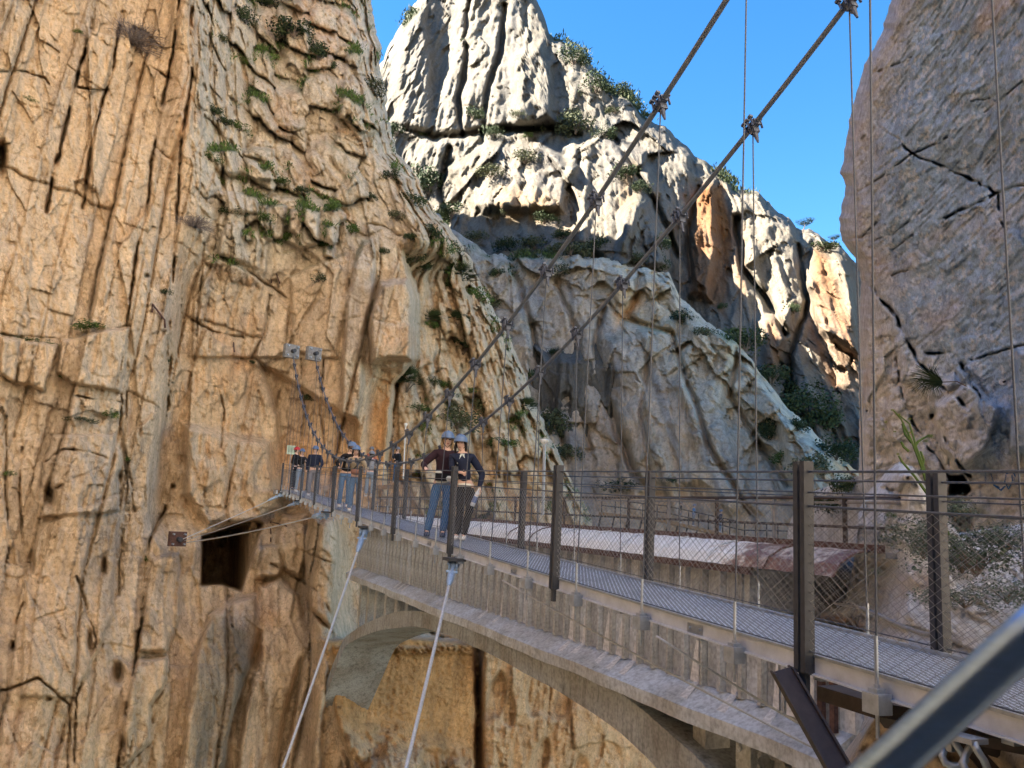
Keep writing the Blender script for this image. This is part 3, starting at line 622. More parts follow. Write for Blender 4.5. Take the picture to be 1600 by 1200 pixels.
# rock the near end of the bridge is bolted to
def near_rock():
    TP = [(1200,1380),(1262,1290),(1300,1215),(1322,1180),(1345,1145),(1366,1112),(1392,1094),(1440,1084),(1520,1092),(1600,1110),(1760,1130),(2000,1180)]
    xs = np.arange(1200, 2001, 4.); T = np.interp(xs, [p[0] for p in TP], [p[1] for p in TP])+fbm(xs/14, xs*0, xs*0, 4, 25)*7
    v = np.linspace(0, 1, 70); Y = T[None]+(1560-T[None])*v[:, None]; X = np.repeat(xs[None], len(v), 0)
    D = np.interp(X, [1200, 1300, 1400, 1600, 2000], [7.2, 6.6, 6.0, 5.0, 3.6])-sstep(1100, 1400, Y)*.8
    e = np.clip(1-(Y-T[None])/30., 0, 1); D = D+.8*e**3
    d = ray(X, Y); P0 = d*(D/d[..., 1])[..., None]; x, y, z = P0[..., 0], P0[..., 1], P0[..., 2]
    disp = .25*fbm(x*1.1, y*.6, z*1.1, 4, 551)+.3*facet(x/.6, z/.7, 552)+.16*facet(x/.22, z/.25, 553)+.06*facet(x/.09, z/.1, 555)+.03*ridged(x*12, y*4, z*12, 3, 554)
    Dn = D-disp*np.clip((Y-T[None])/8., .3, 1); P = d*(Dn/d[..., 1])[..., None]
    q = P[0].copy(); q[:, 1] += 1.3; q[:, 2] -= 1.0
    c = np.zeros(P.shape)+np.array([.42, .36, .29]); c = mixc(c, [.34, .27, .2], sstep(-.1, .5, fbm(x, y, z, 3, 556))*.7)
    P = np.concatenate([q[None], P]); c = np.concatenate([c[:1], c])
    return grid_mesh('near_rock', P, c*1.2, M['rock_near'], smooth=False)
tag(near_rock(), kind='structure')
wall_strip('reflected_rock', [(-9,-1.5),(-4,-3.2),(0,-3.6),(4,-2.6),(6.5,.5)], [1.0,1.8,2.0,2.2,2.6], -6, 741, [.20,.20,.21], rough=.5, back=2, matn='rock_near')  # unseen dark rock added behind the camera for the handrail to reflect

# ================================================================== MATERIALS OF MADE THINGS
def plain(name, col, rough=.5, metal=0., spec=.5, var=.15, scale=8., bump=.0, stretch=(1, 1, 1)):
    mt, nt, b = new_mat(name); L = nt.links.new
    tc = N(nt, 'ShaderNodeTexCoord'); mp = N(nt, 'ShaderNodeMapping'); mp.inputs['Scale'].default_value = stretch; L(tc.outputs['Object'], mp.inputs[0])
    n1 = N(nt, 'ShaderNodeTexNoise'); n1.inputs['Scale'].default_value = scale; n1.inputs['Detail'].default_value = 6; n1.inputs['Roughness'].default_value = .65; L(mp.outputs[0], n1.inputs['Vector'])
    r = ramp(nt, n1.outputs[0], [(.3, tuple(c*(1-var) for c in col)), (.7, tuple(min(1, c*(1+var)) for c in col))])
    L(r.outputs[0], b.inputs['Base Color']); b.inputs['Roughness'].default_value = rough; b.inputs['Metallic'].default_value = metal; b.inputs['Specular IOR Level'].default_value = spec
    if bump:
        bp = N(nt, 'ShaderNodeBump'); bp.inputs['Strength'].default_value = bump; bp.inputs['Distance'].default_value = .01; L(n1.outputs[0], bp.inputs['Height']); L(bp.outputs[0], b.inputs['Normal'])
    return mt
M['galv'] = plain('galvanised_steel', (.40, .45, .52), .42, .6, var=.22, scale=14)
M['galv_light'] = plain('pale_galvanised_beam', (.58, .62, .68), .55, .15, var=.18, scale=6)
M['dark_steel'] = plain('dark_painted_steel', (.042, .047, .06), .65, 0, var=.25, scale=20)
M['brown_steel'] = plain('dark_brown_steel', (.045, .032, .03), .6, .1, var=.35, scale=12)
M['cable'] = plain('steel_rope', (.085, .098, .125), .6, .25, var=.3, scale=60)
M['blue_steel'] = plain('bluish_forged_fitting', (.30, .42, .62), .4, .35, var=.2, scale=30)
M['clamp'] = plain('dark_clamp_steel', (.085, .10, .14), .5, .4, var=.25, scale=30)
M['stay_rope'] = plain('bright_stay_rope', (.52, .54, .57), .5, .3, var=.2, scale=50)
M['main_rope'] = plain('main_rope_steel', (.15, .175, .22), .5, .4, var=.2, scale=50)
M['meshwire'] = plain('mesh_wire', (.30, .30, .31), .5, .3, var=.2, scale=30)
M['polished'] = plain('polished_handrail_tube', (.32, .48, .76), .28, 1.0, var=.12, scale=60, stretch=(1, 1, 8))  # blue base colour stands in for reflected sky
M['rust'] = plain('rusty_iron', (.095, .05, .042), .85, .1, var=.5, scale=25, bump=.3)
M['tread'] = plain('deck_tread_plate', (.20, .215, .24), .55, .55, var=.25, scale=5)
M['wood'] = plain('weathered_timber', (.30, .20, .12), .8, 0, var=.35, scale=8, stretch=(1, 1, 6))
M['pipe'] = plain('old_grey_pipe', (.27, .27, .28), .6, .2, var=.3, scale=9)

def deck_mat():
    """open steel grating: rows of diamond holes cut in a plate"""
    mt, nt, b = new_mat('diamond_grating'); L = nt.links.new
    tc = N(nt, 'ShaderNodeTexCoord'); sp = N(nt, 'ShaderNodeSeparateXYZ'); L(tc.outputs['Object'], sp.inputs[0])
    def mth(op, a, bb=None, c=None):
        n = N(nt, 'ShaderNodeMath', operation=op)
        for i, v in enumerate((a, bb, c)):
            if v is None: continue
            if isinstance(v, (int, float)): n.inputs[i].default_value = v
            else: L(v, n.inputs[i])
        return n.outputs[0]
    u = mth('MULTIPLY', sp.outputs[0], 1/.040); v = mth('MULTIPLY', sp.outputs[1], 1/.019)
    a = mth('PINGPONG', mth('ADD', u, v), 1.0); c = mth('PINGPONG', mth('SUBTRACT', u, v), 1.0)
    mn = mth('MINIMUM', a, c)
    hole = mth('GREATER_THAN', mn, .26)
    n1 = N(nt, 'ShaderNodeTexNoise'); n1.inputs['Scale'].default_value = 1.5; n1.inputs['Detail'].default_value = 5
    L(tc.outputs['Object'], n1.inputs['Vector'])
    r = ramp(nt, n1.outputs[0], [(.3, (.44, .50, .60)), (.7, (.60, .67, .78))])
    mx = N(nt, 'ShaderNodeMix', data_type='RGBA'); L(hole, mx.inputs[0]); L(r.outputs[0], mx.inputs[6]); mx.inputs[7].default_value = (.075, .075, .08, 1)
    L(mx.outputs[2], b.inputs['Base Color']); b.inputs['Metallic'].default_value = .35; b.inputs['Roughness'].default_value = .5
    bp = N(nt, 'ShaderNodeBump'); bp.inputs['Strength'].default_value = .8; bp.inputs['Distance'].default_value = .006; bp.invert = True
    L(mn, bp.inputs['Height']); L(bp.outputs[0], b.inputs['Normal'])
    return mt
M['grating'] = deck_mat()

def concrete_mat(name, base, stain=.6, bump=.5):
    mt, nt, b = new_mat(name); L = nt.links.new
    tc = N(nt, 'ShaderNodeTexCoord')
    mp = N(nt, 'ShaderNodeMapping'); mp.inputs['Scale'].default_value = (3.0, 3.0, .5); L(tc.outputs['Object'], mp.inputs[0])
    n1 = N(nt, 'ShaderNodeTexNoise'); n1.inputs['Scale'].default_value = 2.2; n1.inputs['Detail'].default_value = 8; n1.inputs['Roughness'].default_value = .7; L(mp.outputs[0], n1.inputs['Vector'])
    n2 = N(nt, 'ShaderNodeTexNoise'); n2.inputs['Scale'].default_value = 18; n2.inputs['Detail'].default_value = 8; L(tc.outputs['Object'], n2.inputs['Vector'])
    n3 = N(nt, 'ShaderNodeTexNoise'); n3.inputs['Scale'].default_value = 1.1; n3.inputs['Detail'].default_value = 5; L(tc.outputs['Object'], n3.inputs['Vector'])
    d = tuple(c*(1-stain) for c in base); l = tuple(min(.85, c*1.35) for c in base)
    r1 = ramp(nt, n1.outputs[0], [(.28, d), (.5, base), (.66, base), (.78, l)])
    r2 = ramp(nt, n2.outputs[0], [(.3, (.72, .72, .72)), (.6, (1.08, 1.08, 1.08))])
    r3 = ramp(nt, n3.outputs[0], [(.35, (.80, .74, .66)), (.6, (1.05, 1.05, 1.05))])
    m1 = N(nt, 'ShaderNodeMix', data_type='RGBA', blend_type='MULTIPLY'); m1.inputs[0].default_value = 1; L(r1.outputs[0], m1.inputs[6]); L(r2.outputs[0], m1.inputs[7])
    m2 = N(nt, 'ShaderNodeMix', data_type='RGBA', blend_type='MULTIPLY'); m2.inputs[0].default_value = 1; L(m1.outputs[2], m2.inputs[6]); L(r3.outputs[0], m2.inputs[7])
    L(m2.outputs[2], b.inputs['Base Color']); b.inputs['Roughness'].default_value = .93; b.inputs['Specular IOR Level'].default_value = .2
    bp = N(nt, 'ShaderNodeBump'); bp.inputs['Strength'].default_value = bump; bp.inputs['Distance'].default_value = .02; L(n2.outputs[0], bp.inputs['Height']); L(bp.outputs[0], b.inputs['Normal'])
    return mt
M['concrete'] = concrete_mat('weathered_concrete', (.42, .435, .44))
M['concrete_rib'] = concrete_mat('concrete_rib', (.54, .55, .54), .5)
M['concrete_pale'] = concrete_mat('pale_limewashed_concrete', (.58, .61, .64), .35)
M['lime'] = concrete_mat('white_lime_run', (.80, .81, .82), .12)
def roof_mat():
    mt, nt, b = new_mat('painted_roof_sheet'); L = nt.links.new
    tc = N(nt, 'ShaderNodeTexCoord'); n1 = N(nt, 'ShaderNodeTexNoise'); n1.inputs['Scale'].default_value = 2.5; n1.inputs['Detail'].default_value = 9; n1.inputs['Roughness'].default_value = .72
    L(tc.outputs['Object'], n1.inputs['Vector'])
    sp = N(nt, 'ShaderNodeSeparateXYZ'); L(tc.outputs['Object'], sp.inputs[0])
    # rust gains the upper hand towards the near end of the roof
    mr = N(nt, 'ShaderNodeMapRange'); mr.inputs[1].default_value = 9.6; mr.inputs[2].default_value = 8.2; mr.inputs[3].default_value = -.12; mr.inputs[4].default_value = .26; L(sp.outputs[0], mr.inputs[0])
    ad = N(nt, 'ShaderNodeMath', operation='ADD'); L(n1.outputs[0], ad.inputs[0]); L(mr.outputs[0], ad.inputs[1])
    r = ramp(nt, ad.outputs[0], [(.50, (.80, .82, .83)), (.56, (.60, .54, .48)), (.62, (.21, .115, .09)), (.72, (.13, .065, .06)), (.80, (.50, .44, .40))])
    L(r.outputs[0], b.inputs['Base Color']); b.inputs['Roughness'].default_value = .55
    return mt
M['roof'] = roof_mat()

# ================================================================== MESH BUILDER
class MB:
    def __init__(s): s.v = []; s.f = []
    def add(s, vs_, fs): o = len(s.v); s.v += [tuple(v) for v in vs_]; s.f += [tuple(i+o for i in f) for f in fs]; return s
    def box(s, c, ax, ay, az):            # centre and three half-axis vectors
        c = Vector(c); ax = Vector(ax); ay = Vector(ay); az = Vector(az)
        vs_ = [c+ax*i+ay*j+az*k for i in (-1, 1) for j in (-1, 1) for k in (-1, 1)]
        return s.add(vs_, [(0,1,3,2),(4,6,7,5),(0,4,5,1),(2,3,7,6),(0,2,6,4),(1,5,7,3)])
    def tube(s, pts, r, n=6, cap=True, rs=None):
        pts = [Vector(p) for p in pts]; o = len(s.v); up = Vector((0, 0, 1)); prev = None
        for i, p in enumerate(pts):
            t = (pts[min(i+1, len(pts)-1)]-pts[max(i-1, 0)]).normalized()
            if prev is None:
                a = t.cross(up); a = a if a.length > .05 else t.cross(Vector((1, 0, 0)))
            else: a = prev-t*prev.dot(t)
            a.normalize(); b = t.cross(a); prev = a; rr = rs[i] if rs else r
            s.v += [tuple(p+(a*math.cos(2*math.pi*k/n)+b*math.sin(2*math.pi*k/n))*rr) for k in range(n)]
        for i in range(len(pts)-1):
            for k in range(n): s.f.append((o+i*n+k, o+i*n+(k+1) % n, o+(i+1)*n+(k+1) % n, o+(i+1)*n+k))
        if cap: s.f.append(tuple(o+k for k in range(n))[::-1]); s.f.append(tuple(o+(len(pts)-1)*n+k for k in range(n)))
        return s
    def ball(s, c, r, n=8, m=5, sc=(1, 1, 1)):
        c = Vector(c); o = len(s.v)
        s.v.append(tuple(c+Vector((0, 0, r*sc[2]))))
        for j in range(1, m):
            a = math.pi*j/m
            for k in range(n):
                b = 2*math.pi*k/n; s.v.append(tuple(c+Vector((math.sin(a)*math.cos(b)*r*sc[0], math.sin(a)*math.sin(b)*r*sc[1], math.cos(a)*r*sc[2]))))
        s.v.append(tuple(c-Vector((0, 0, r*sc[2]))))
        for k in range(n): s.f.append((o, o+1+k, o+1+(k+1) % n)); s.f.append((len(s.v)-1, o+1+(m-2)*n+(k+1) % n, o+1+(m-2)*n+k))
        for j in range(m-2):
            for k in range(n): a = o+1+j*n; s.f.append((a+k, a+n+k, a+n+(k+1) % n, a+(k+1) % n))
        return s
    def sweep(s, prof, path, closed=True):  # prof: list of (a,b) ; path: list of (origin, A, B)
        o = len(s.v); n = len(prof)
        for (c, A, B) in path: s.v += [tuple(Vector(c)+Vector(A)*a+Vector(B)*b) for a, b in prof]
        for i in range(len(path)-1):
            for k in range(n if closed else n-1): s.f.append((o+i*n+k, o+i*n+(k+1) % n, o+(i+1)*n+(k+1) % n, o+(i+1)*n+k))
        if closed: s.f.append(tuple(range(o, o+n))[::-1]); s.f.append(tuple(range(o+(len(path)-1)*n, o+len(path)*n)))
        return s
    def build(s, name, mat, parent=None, smooth=False, loc=None):
        me = bpy.data.meshes.new(name); me.from_pydata(s.v, [], s.f); me.update()
        if smooth: me.polygons.foreach_set('use_smooth', [True]*len(me.polygons))
        me.materials.append(mat); o = bpy.data.objects.new(name, me); COL.objects.link(o)
        if parent: o.parent = parent
        if loc is not None: o.location = loc
        return o
def inst(o, name, parent, loc=(0, 0, 0), rot=None):
    c = bpy.data.objects.new(name, o.data); COL.objects.link(c); c.parent = parent; c.location = loc
    if rot is not None: c.rotation_euler = rot
    return c

# ================================================================== SUSPENSION FOOTBRIDGE
# The bridge root stands at the axis origin and is turned so that its X runs along the deck and -Y towards the far side.
BD, BN = frame(-20.535)
L0, L1 = 3.4035, 4.36; TEND = 36.6; TBEG = -3.2
def zd(t): return -.92+.0281*t+.0003*t*t            # underside line of the deck edge
def zc(t): return 1.04+.0161*(t-18.3)**2
bridge = empty('suspension_footbridge'); bridge.rotation_euler = (0, 0, math.atan2(BD.y, BD.x))
tag(bridge, 'narrow steel suspension footbridge with wire mesh sides crossing the gorge', 'footbridge')
def B(t, l, z): return Vector((t, -l, z))            # bridge frame: x = t, y = -lateral
DECK = .085
# deck panels
edges = [TBEG+i*1.19 for i in range(0, 34)]
mbp = None
for i in range(len(edges)-1):
    t0, t1 = edges[i]+.004, edges[i+1]-.004
    b = MB(); z0, z1 = zd(t0)+DECK, zd(t1)+DECK
    vs_ = [B(t0, L0+.02, z0), B(t1, L0+.02, z1), B(t1, L1-.02, z1), B(t0, L1-.02, z0)]
    vs_ += [v-Vector((0, 0, .03)) for v in vs_]
    b.add(vs_, [(0,1,2,3),(4,7,6,5),(0,4,5,1),(1,5,6,2),(2,6,7,3),(3,7,4,0)])
    b.build('deck_panel', M['grating'], bridge)
# edge beams, in lengths of two bays, with a bent upper lip and bolted splice plates
for side, l in ((-1, L0), (1, L1)):
    for i in range(0, len(edges)-1, 3):
        ts = [edges[min(i+k, len(edges)-1)] for k in range(4)]
        b = MB(); w = .012
        path = [(B(t, l, zd(t)), B(0, side*1., 0), Vector((0, 0, 1))) for t in ts]
        b.sweep([(0, -.012), (w*3, -.012), (w*3, -.002), (w, -.002), (w, .085), (0, .085)], path)
        b.build('edge_beam', M['galv_light'], bridge)
        b = MB(); path = [(B(t, l, zd(t)+.087), B(0, 1, 0), Vector((0, 0, 1))) for t in ts]
        b.sweep([(-.02, 0), (.02, 0), (.02, .018), (-.02, .018)], path); b.build('kerb_angle', M['galv'], bridge)
# bearers under the deck
b = MB()
for t in edges[::1]: b.box(B(t, (L0+L1)/2, zd(t)-.0), (.03, 0, 0), (0, (L1-L0)/2-.02, 0), (0, 0, .045))
cb = b.build('cross_bearers', M['galv'], bridge); cb['kind'] = 'stuff'
# posts: each a pair of flat bars with a foot clamp
proto_post = MB()
for k in (-1, 1): proto_post.box((k*.029, 0, .60), (.019, 0, 0), (0, .035, 0), (0, 0, .60))
proto_post.box((0, 0, 1.12), (.016, 0, 0), (0, .006, 0), (0, 0, .006)); proto_post.box((0, 0, .02), (.05, 0, 0), (0, .02, 0), (0, 0, .03)); proto_post.box((0, 0, -.06), (.03, 0, 0), (0, .015, 0), (0, 0, .06))
pm = None; POSTS = [3.966+3.5561*i for i in range(-2, 10)]
for side, l in ((-1, L0-.045), (1, L1+.045)):
    for t in POSTS:
        if t > TEND: continue
        if pm is None: pm = proto_post.build('post', M['dark_steel'], bridge, loc=B(t, l, zd(t))); o = pm
        else: o = inst(pm, 'post', bridge, B(t, l, zd(t)))
# hangers, deck brackets, cable clamps
HT = [3.40+1.19*k for k in range(-3, 28)]
br = cl = None
for side, l in ((-1, L0-.07), (1, L1+.07)):
    lc = L0 if side < 0 else L1
    for t in HT:
        zb, zt = zd(t), zc(t)
        if zt-zb > .3:
            MB().tube([B(t, l, zb-.02), B(t, lc, zt-.05)], .0064, 6).build('hanger', M['cable'], bridge)
            MB().tube([B(t, l, zb+.0), B(t, l, zb+.30)], .0105, 6).build('hanger_rod', M['galv'], bridge)
        if br is None:
            q = MB(); q.box((0, 0, -.03), (.055, 0, 0), (0, .045, 0), (0, 0, .05)); q.tube([(0, 0, -.2), (0, 0, 0)], .01, 6); q.box((0, 0, .03), (.03, 0, 0), (0, .03, 0), (0, 0, .012)); q.tube([(0, 0, .03), (0, 0, .06)], .018, 6)
            br = q.build('hanger_bracket', M['galv'], bridge, loc=B(t, l, zb))
            q = MB(); q.box((0, 0, 0), (.065, 0, 0), (0, .030, 0), (0, 0, .030)); q.box((0, 0, -.05), (.03, 0, 0), (0, .03, 0), (0, 0, .04)); q.tube([(0, 0, -.06), (0, 0, -.20)], .03, 8, rs=[.03, .009])
            for dx in (-.05, 0, .05):
                for dy in (-1, 1): q.tube([(dx, dy*.05, -.055), (dx, dy*.05, .06)], .011, 5); q.box((dx, dy*.05, .05), (.018, 0, 0), (0, .018, 0), (0, 0, .012))
            cl = q.build('cable_clamp', M['clamp'], bridge, loc=B(t, lc, zt), smooth=False)
            cl.rotation_euler = (0, -math.atan(.0322*(t-18.3)), 0)
        else:
            inst(br, 'hanger_bracket', bridge, B(t, l, zb)); inst(cl, 'cable_clamp', bridge, B(t, lc, zt), (0, -math.atan(.0322*(t-18.3)), 0))
for l in (L0, L1):
    ts = np.linspace(-1.5, 37.4, 80)
    MB().tube([B(t, l, zc(t)) for t in ts], .023, 10).build('main_cable', M['main_rope'], bridge, smooth=True)
for t in edges[1:24:3]:
    q = MB().box(B(t, L0-.008, zd(t)+.036), (.10, 0, 0), (0, .004, 0), (0, 0, .034))
    for dx in (-.06, .06): q.tube([B(t+dx, L0-.024, zd(t)+.036), B(t+dx, L0-.008, zd(t)+.036)], .012, 6)
    q.build('splice_plate', M['galv'], bridge)
# rail wires and mesh
tw = [TBEG]+[t for t in POSTS if TBEG < t < TEND]+[TEND]
for side, l in ((-1, L0-.045), (1, L1+.045)):
    for h, r in ((1.14, .0075), (1.02, .005), (.94, .0065)):
        MB().tube([B(t, l, zd(t)+h) for t in np.linspace(TBEG, TEND, 30)], r, 5).build('rail_wire', M['cable'], bridge)
    MB().tube([B(t, l, zd(t)+.12) for t in np.linspace(TBEG, TEND, 30)], .005, 5).build('rail_wire', M['cable'], bridge)
    for a, c in zip(tw[:-1], tw[1:]):
        q = MB(); pitch = .078 if a < 8 else (.12 if a < 15 else .20); Hn = .82; z0 = .12; slope_ = 1.9         # elongated diamonds
        near = a < 6
        run = Hn*1.45                                            # horizontal run of a wire over the net height
        k0 = int((a-run)/pitch)-1; k1 = int(c/pitch)+2
        for k in range(k0, k1):
            for sgn in (1, -1):
                s0 = k*pitch if sgn > 0 else k*pitch+run
                ns = 23 if near else 1
                pts = []
                for j in range(ns+1):
                    f = j/ns; tt = s0+sgn*run*f
                    wob = (.004*math.sin(j*math.pi) if near else 0)
                    pts.append((tt, z0+Hn*f))
                # clip to the bay
                pp = []
                for (ta, za), (tb, zb_) in zip(pts[:-1], pts[1:]):
                    lo, hi = min(ta, tb), max(ta, tb)
                    if hi < a or lo > c: continue
                    f0 = 0.; f1 = 1.
                    for lim, sg in ((a, 1), (c, -1)):
                        da = (ta-lim)*sg; db = (tb-lim)*sg
                        if da < 0 <= db: f0 = max(f0, da/(da-db))
                        if db < 0 <= da: f1 = min(f1, da/(da-db))
                    pa = (ta+(tb-ta)*f0, za+(zb_-za)*f0); pb = (ta+(tb-ta)*f1, za+(zb_-za)*f1)
                    if not pp: pp.append(pa)
                    pp.append(pb)
                if len(pp) > 1:
                    n_ = 7 if near else 2
                    # resample with the slight weave of rope mesh
                    q.tube([B(t_, l, zd(t_)+z_) for t_, z_ in ([pp[0], pp[-1]] if not near else pp[::3]+[pp[-1]] if pp[-1] != pp[::3][-1] else pp[::3])], .0015, 3, cap=False)
        q.build('mesh_panel', M['meshwire'], bridge)
# anchor plates of the main cables on the cliff
def plate_on(px, py, Y, w, name, lab, cat, mat):
    r_ = empty(name, at(px, py, Y)); tag(r_, lab, cat)
    d = Vector((.66, -.75, 0)).normalized(); s_ = Vector((.75, .66, 0)).normalized()
    q = MB(); q.box((0, 0, 0), d*.12, s_*w, Vector((0, 0, w*.9))); q.build('plate', mat, r_)
    q = MB()
    for i in (-1, 1):
        for j in (-1, 1): q.tube([s_*i*w*.7+Vector((0, 0, j*w*.6)), s_*i*w*.7+Vector((0, 0, j*w*.6))+d*.25], .035, 6)
    q.build('bolt', M['galv'], r_)
    q = MB().tube([Vector((0, 0, 0)), d*.35], .09, 8); q.build('cable_socket', M['dark_steel'], r_)
    return r_
M['plate'] = plain('grout_pad', (.24, .24, .245), .9, 0, var=.35, scale=6)
plate_on(455, 549, 35.4, .33, 'cable_anchor', 'square grout and steel anchor for the near main cable high on the left cliff', 'anchor', M['plate'])
plate_on(490, 553, 35.9, .33, 'cable_anchor', 'square anchor of the far main cable, right of the other one on the cliff', 'anchor', M['plate'])
# landing platform where the bridge meets the cliff
lp = empty('landing_platform', B(0, 0, 0)); lp.rotation_euler = bridge.rotation_euler
tag(lp, 'small timber and steel landing at the cliff end of the footbridge', 'platform')
q = MB().box(B(38.4, 3.95, zd(36.6)+.03), (1.75, 0, 0), (0, .65, 0), (0, 0, .04)); q.build('platform_floor', M['wood'], lp)
q = MB().box(B(38.4, 3.27, zd(36.6)-.05), (1.75, 0, 0), (0, .03, 0), (0, 0, .08)); q.build('platform_edge', M['galv_light'], lp)

# ------------------------------------------------ stay cables
def stay(p0, p1, r, lab, fit=True, r_fit=.05, mat='stay_rope', name='stay_cable'):
    root = empty(name, p0); tag(root, lab, 'cable', 'guy cables staying the footbridge'); d = (p1-p0)
    n = 14; sag = d.length*.006
    pts = [d*(i/n)-Vector((0, 0, sag*4*(i/n)*(1-i/n))) for i in range(n+1)]
    MB().tube(pts, r, 8).build('rope', M[mat], root, smooth=True)
    if fit:
        u = d.normalized(); sd = u.cross(Vector((0, 1, 0))).normalized()
        q = MB(); L_ = r_fit*9
        q.tube([u*(-.05), u*(.12*L_), u*(.3*L_), u*(.55*L_), u*(.62*L_), u*L_, u*(L_*1.25)], r_fit, 8, rs=[r_fit*.9, r_fit, r_fit*.5, r_fit*.55, r_fit*1.0, r_fit*.9, r*1.1])
        q.build('socket', M['blue_steel'], root)
        q = MB()
        for sg in (-1, 1): q.box(u*(.15*L_)+sd*sg*r_fit*1.0, u*(L_*.17), sd*(r_fit*.25), u.cross(sd)*(r_fit*.8))
        q.tube([sd*-r_fit*1.7+u*(.05*L_), sd*r_fit*1.7+u*(.05*L_)], r_fit*.45, 6); q.tube([sd*-r_fit*1.5+u*(.5*L_), sd*r_fit*1.5+u*(.5*L_)], r_fit*.35, 6)
        q.build('fork', M['blue_steel'], root)
        q = MB().box(Vector((0, 0, .05)), BD*.14, BN*.12, Vector((0, 0, .02))); q.build('lug_plate', M['dark_steel'], root)
    return root
def bw(t, l, z): return BD*t+BN*l+Vector((0, 0, z))
stay(bw(16.8, 3.28, zd(16.8)-.08), at(430, 1235, 12.5), .023, 'thick steel guy rope dropping from the middle of the deck, left of the masonry wall', r_fit=.06)
stay(bw(10.6, 3.28, zd(10.6)-.08), at(626, 1235, 7.6), .020, 'thick steel guy rope with pale blue socket falling from below the couple', r_fit=.05)
anc = at(284, 843, 31.2)
stay(bw(34.6, 3.3, zd(34.6)-.05), anc, .014, 'highest thin guy wire running left to the bolt plate beside the cavern', True, .06)
stay(bw(28.8, 3.3, zd(28.8)-.08), anc+Vector((.1, 0, -.04)), .013, 'middle thin guy wire running left to the bolt plate beside the cavern', True, .05)
stay(bw(22.3, 3.3, zd(22.3)-.08), anc+Vector((.2, 0, -.1)), .018, 'lowest thin guy wire passing in front of the dark cavern mouth', True, .08)
pr = plate_on(277, 842, 31.3, .30, 'guy_anchor', 'small rusty anchor bracket bolted left of the cavern mouth', 'anchor', M['rust'])
stay(bw(8.8, 3.3, zd(8.8)-.08), at(1290, 1178, 6.6), .010, 'upper thin wire slanting down across the ribbed concrete wall to the right', False)
stay(bw(5.5, 3.3, zd(5.5)-.08), at(1275, 1146, 6.0), .009, 'lower right thin wire crossing behind the brown strut', False)
# shackle plate near the camera-side end of the deck
sh = empty('stay_shackle', bw(3.0, 3.32, zd(3.0)-.06)); tag(sh, 'galvanised lug plate with two heavy shackle links under the near deck edge', 'shackle')
q = MB().box((0, 0, .0), BD*-.20+Vector((0, 0, .01)), BN*.05, Vector((0, 0, .012))); q.box(BD*.02, BD*.08, BN*.012, Vector((0, 0, .07))); q.build('lug_plate', M['galv'], sh)
for k in (0, 1):
    pts = [BD*(-.06-.11*k)+Vector((0, 0, -.06))+(BD*math.cos(a)*.045+Vector((0, 0, 1))*math.sin(a)*.07+BN*(.03*math.sin(a*2))) for a in np.linspace(0, 2*math.pi, 13)]
    MB().tube(pts, .017, 8, cap=False).build('shackle_link', M['galv'], sh, smooth=True)

# struts below the near end
st = empty('steel_strut', bw(3.9, 3.55, zd(3.9)-.1)); tag(st, 'dark brown diagonal steel strut under the near part of the footbridge', 'strut')
p_t = at(1222, 1046, 4.95)-st.location; p_b = at(1330, 1235, 4.4)-st.location
u = (p_b-p_t).normalized(); sd = Vector((u.z, 0, -u.x)).normalized(); q = MB()
q.box((p_t+p_b)/2, (p_b-p_t)/2, sd*.055, Vector((0, .006, 0))); q.build('web', M['brown_steel'], st)
q = MB()
for sg in (-1, 1): q.box((p_t+p_b)/2+sd*sg*.055, (p_b-p_t)/2, sd*.006, Vector((0, .05, 0)))
q.build('flange', M['brown_steel'], st)
fr = empty('support_frame', at(1480, 1120, 5.2)); tag(fr, 'dark steel support frame in the shade below the near deck', 'support frame')
def fx(px, py, Y): return at(px, py, Y)-fr.location
q = MB()
for a, c in ((fx(1380, 1118, 5.2), fx(1640, 1165, 4.4)), (fx(1380, 1100, 6.2), fx(1640, 1130, 5.4))): q.tube([a, c], .07, 4)
q.build('beam', M['brown_steel'], fr)
q = MB().box(fx(1500, 1128, 5.5), BD*.9, BN*.35, Vector((0, 0, .05))); q.build('bearing_plate', M['brown_steel'], fr)
q = MB().tube([fx(1500, 1150, 5.0), fx(1580, 1240, 4.6)], .06, 4); q.build('brace', M['brown_steel'], fr)

# ================================================================== OLD CONCRETE AQUEDUCT
AD, AN = frame(-23.0)
aq = empty('aqueduct_bridge'); aq.rotation_euler = (0, 0, math.atan2(AD.y, AD.x))
tag(aq, 'old grey concrete aqueduct bridge with ribbed side and arch behind the footbridge', 'aqueduct')
def A(t, l, z): return Vector((t, -l, z))
ZT, ZB = -.55, -2.13; T0, T1 = 6.95, 30.0
rr = random.Random(5)
MB().box(A((T0+1.7+T1)/2, 7.95, (ZT+ZB)/2), ((T1-T0-1.7)/2, 0, 0), (0, .85, 0), (0, 0, (ZT-ZB)/2)).build('channel_wall', M['concrete'], aq)
MB().box(A(T0+.85, 7.9, (-1.3+ZB)/2), (.86, 0, 0), (0, .8, 0), (0, 0, (-1.3-ZB)/2)).build('end_wall', M['lime'], aq)
